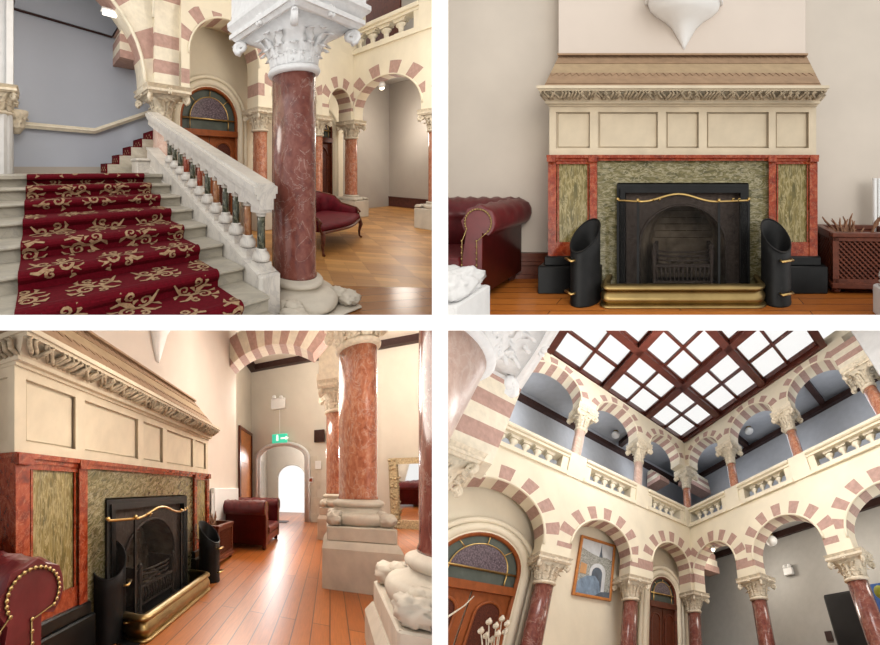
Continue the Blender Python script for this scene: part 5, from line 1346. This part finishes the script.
    for u, v, l in ((615.5, 435, 'round white ceiling lamp in the left gallery'), (749, 431, 'round white ceiling lamp in the right gallery')):
        p = S(u, v, h=7.03); m = MB(st); t = thing(st, 'gallery_lamp', p, l, 'lamp'); m.ball(p, .13, 14, 0, (1, 1, .8), 8); m.build('globe', 'plastic_white', t); m = MB(st); m.lathe(p[0], p[1], [(.08, 7.12), (.09, 7.16)], 12); m.build('rose', 'brass_old', t)
    # skylight
    t = thing(st, 'skylight', (3.06, 2.56, 7.0), 'large square mahogany skylight with white glass panes over the atrium', 'skylight')
    x0, x1, y0, y1 = .88, 5.20, .36, 4.68; n = 3; gx, gy = (x1 - x0) / n, (y1 - y0) / n; zt = 7.02
    m = MB(st); w = .13
    for a in ((x0 - w, x1 + w, y0 - w, y0), (x0 - w, x1 + w, y1, y1 + w), (x0 - w, x0, y0, y1), (x1, x1 + w, y0, y1)): m.box(a[0], a[1], a[2], a[3], zt - .05, zt + .22)
    for a in ((x0 - .02, x1 + .02, y0 - .02, y0 + .04), (x0 - .02, x1 + .02, y1 - .04, y1 + .02), (x0 - .02, x0 + .04, y0, y1), (x1 - .04, x1 + .02, y0, y1)): m.box(a[0], a[1], a[2], a[3], zt + .06, zt + .22)
    m.build('frame', 'wood_skylight', t)
    for i in (1, 2):
        m = MB(st); m.box(x0 + gx * i - .085, x0 + gx * i + .085, y0, y1, zt - .02, zt + .22); m.box(x0 + gx * i - .12, x0 + gx * i + .12, y0, y1, zt + .10, zt + .16); m.build('main_beam', 'wood_skylight', t)
        m = MB(st); m.box(x0, x1, y0 + gy * i - .085, y0 + gy * i + .085, zt - .02, zt + .22); m.box(x0, x1, y0 + gy * i - .12, y0 + gy * i + .12, zt + .10, zt + .16); m.build('main_beam', 'wood_skylight', t)
    for i in range(3):
        for j in range(3):
            xa, ya = x0 + gx * i, y0 + gy * j
            m = MB(st); m.box(xa + gx / 2 - .03, xa + gx / 2 + .03, ya, ya + gy, zt + .10, zt + .18); m.box(xa, xa + gx, ya + gy / 2 - .03, ya + gy / 2 + .03, zt + .10, zt + .18); b = m.build('glazing_bar', 'wood_skylight', t)
            m = MB(st); m.box(xa + .05, xa + gx - .05, ya + .05, ya + gy - .05, zt + .18, zt + .19); m.build('glass', 'glass_sky', t)
    # upper wall strip between arches and skylight, seen from below
    m = MB(st); m.box(-.5, aR + .1, dL - .0 + .06, dL + th, 7.0, 7.3); m.box(aR + .04, aR + th, -1, dL + .1, 7.0, 7.3); structure(m.build('wall_upper_strip', 'plaster_cream'))
    # near arcade: huge capital, striped springer
    column(st, I, 'huge near column with white carved capital filling the upper left corner of the skylight picture', (-.22, 1.62), .20, (0, .4, .6, 2.42, 3.05), .50, 'marble_pale_rose', mat_cap='stone_white_lit', rich=1, nleaf=12)
    m = MB(st); zz = 2.78
    for k in range(7):
        m.box(-.5, .40, 3.2, 3.6, zz + .24 * k, zz + .24 * (k + 1), 1 if k % 2 == 1 else 0)
    structure(m.build('wall_near_springer', ['stone_cream', 'stone_pink']))
    column(st, I, 'grey carved capital on a near column at the left edge under the stripes', (-.05, 3.40), .17, (0, .42, .56, 2.28, 2.78), .36, 'marble_rose')
    # plain upper wall at the top right edge
    m = MB(st); m.box(aR - .25, aR + .1, -1.6, -.25, 4.6, 8.5); structure(m.build('wall_near_right', 'stone_white'))
    m = MB(st)
    for k in range(4): m.box(aR - .06, aR + .36, -.28, .24, 6.02 + .17 * k, 6.19 + .17 * k, 1 if k % 2 else 0)
    structure(m.build('wall_right_impost', ['stone_cream', 'stone_pink']))
    # dried flowers in front of the big door
    b = S(492, 660, d=4.0); t = thing(st, 'dried_flowers', (b[0], b[1], b[2] - .3), 'dried seed head stems in front of the orange double door', 'flowers')
    heads = [(489, 622), (496, 626), (502, 619), (507, 624), (481, 631), (486, 636), (498, 634), (505, 632), (492, 640)]
    for i, (u, v) in enumerate(heads):
        p = S(u, v, d=3.95 + .04 * (i % 3)); m = MB(st)
        q = (b[0] + .02 * (i % 4), b[1], b[2] - .3); m.tube([q, ((p[0] + q[0]) / 2 + .02, (p[1] + q[1]) / 2, (p[2] + q[2]) / 2), p], .007, 5); s = m.build('stem', 'seed_grey', t)
        m = MB(st); m.ball(p, .035, 8, 0, (1, 1, .9), 6); m.ball((p[0], p[1], p[2] + .03), .016, 6, 0, (1, 1, 1), 4); m.build('seed_head', 'seed_grey', s)
    m = MB(st); m.tube([S(440, 622, d=3.9), S(455, 612, d=3.9), S(464, 606, d=3.9), S(474, 596, d=3.9)], [.012, .01, .008, .004], 5); tag(m.build('dry_twig', 'seed_grey'), 'single pale dry twig crossing the left door leaf', 'twig')

# ================================================================== extra materials, cut-away partitions, light and camera
parquet('floor_hall', (.50, .16, .035), (.37, .105, .02), (.10, .03, .012), 1., pi / 2, .15, 2.6, .005, .33)
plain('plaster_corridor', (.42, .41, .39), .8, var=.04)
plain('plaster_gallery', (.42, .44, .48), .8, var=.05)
plain('wood_skylight', (.085, .022, .015), .35, var=.25, vs=6)
plain('paint_sky', (.60, .62, .64), .6); plain('paint_stone', (.34, .34, .31), .7, var=.7, vs=45); plain('paint_dark', (.10, .12, .15), .6, var=.3)
plain('paint_blue', (.20, .27, .36), .6, var=.3, vs=8); plain('paint_ochre', (.58, .32, .15), .6)
plain('banner_blue', (.06, .14, .42), .6); plain('banner_yellow', (.35, .36, .05), .7)
k_ = NT('mirror_glass'); k_.set(Base_Color=(.85, .85, .85, 1), Metallic=1., Roughness=.03)

build_stair(); build_hearth(); build_hall(); build_atrium()

def slab(name, x0, x1, y0, y1, z0, z1):
    me = bpy.data.meshes.new(name); bm = bmesh.new(); bmesh.ops.create_cube(bm, size=1)
    for v in bm.verts: v.co = Vector((x0 + (v.co.x + .5) * (x1 - x0), y0 + (v.co.y + .5) * (y1 - y0), z0 + (v.co.z + .5) * (z1 - z0)))
    bm.to_mesh(me); bm.free(); me.materials.append(MATS['white_paint']); o = bpy.data.objects.new(name, me); COL.objects.link(o); o['kind'] = 'structure'; return o
t_ = 2 * 8 / 440.
slab('wall_partition', -t_, t_, 2, 40, -30, 38)
slab('floor_partition', -45, -t_, 2, 40, CAMZ - t_, CAMZ + t_ * .95)
slab('floor_partition', t_, 45, 2, 40, CAMZ - t_, CAMZ + t_ * .95)

w = bpy.data.worlds.new('World'); scn.world = w; w.use_nodes = True
bg = w.node_tree.nodes['Background']; bg.inputs[0].default_value = (1, .985, .96, 1); bg.inputs[1].default_value = 1.05

sun = bpy.data.lights.new('front_fill', 'SUN'); sun.energy = .55; sun.angle = radians(35); sun.color = (1, .97, .92)  # wide soft sun from behind the camera, added as flat frontal fill
so = bpy.data.objects.new('front_fill', sun); COL.objects.link(so); so.location = (0, -8, 6); so.rotation_euler = (radians(88), 0, radians(6))
def fill_at(st, p, watt, size=.25, col=(1, .93, .83)):  # added point fill without any fitting, brightens a set
    l = bpy.data.lights.new('fill_light', 'POINT'); l.energy = watt; l.shadow_soft_size = size; l.color = col; l.specular_factor = 0.
    o = bpy.data.objects.new('fill_light', l); COL.objects.link(o); o.location = st.w(p)
fill_at(HEARTH, (0, 1.0, 2.4), 95, .6); fill_at(HALL, (-.5, 4.6, 3.1), 60, .5); fill_at(HALL, (-.35, 2.2, 2.05), 70, .5); fill_at(HALL, (-1.7, 7.4, 3.8), 260, .4); fill_at(HALL, (1.5, 7.6, 4.0), 260, .4)
fill_at(HALL, (-1.6, 11.8, 2.8), 200, .3, (1, 1, 1))
fill_at(STAIR, (8.8, 4.5, 2.8), 80, .4); fill_at(STAIR, (4.6, 3.0, 3.6), 110, .5); fill_at(STAIR, (.2, 4.3, 3.2), 45, .5)
for p in ((6.3, 3.9, 3.3), (6.3, 2.0, 3.3), (6.3, .6, 3.3)): fill_at(ATRIUM, p, 32, .35)
for p in ((1.0, 5.7, 6.2), (2.8, 5.7, 6.2), (4.6, 5.7, 6.2), (6.3, 4.2, 6.2), (6.3, 2.4, 6.2), (6.3, .6, 6.2)): fill_at(ATRIUM, p, 17, .5, (.95, .97, 1))
fill_at(ATRIUM, (2.9, 2.4, 5.4), 260, .8, (1, .98, .95)); fill_at(ATRIUM, (1.8, 2.0, 2.2), 60, .5, (1, .97, .93))
cam = bpy.data.cameras.new('camera'); cam.sensor_width = 36; cam.lens = 18; cam.clip_end = 300
co = bpy.data.objects.new('camera', cam); COL.objects.link(co); co.location = (0, 0, CAMZ); co.rotation_euler = (pi / 2, 0, 0)
scn.camera = co
scn.view_settings.view_transform = 'Standard'; scn.view_settings.look = 'None'; scn.view_settings.exposure = 0; scn.view_settings.gamma = 1; scn.view_settings.use_curve_mapping = False
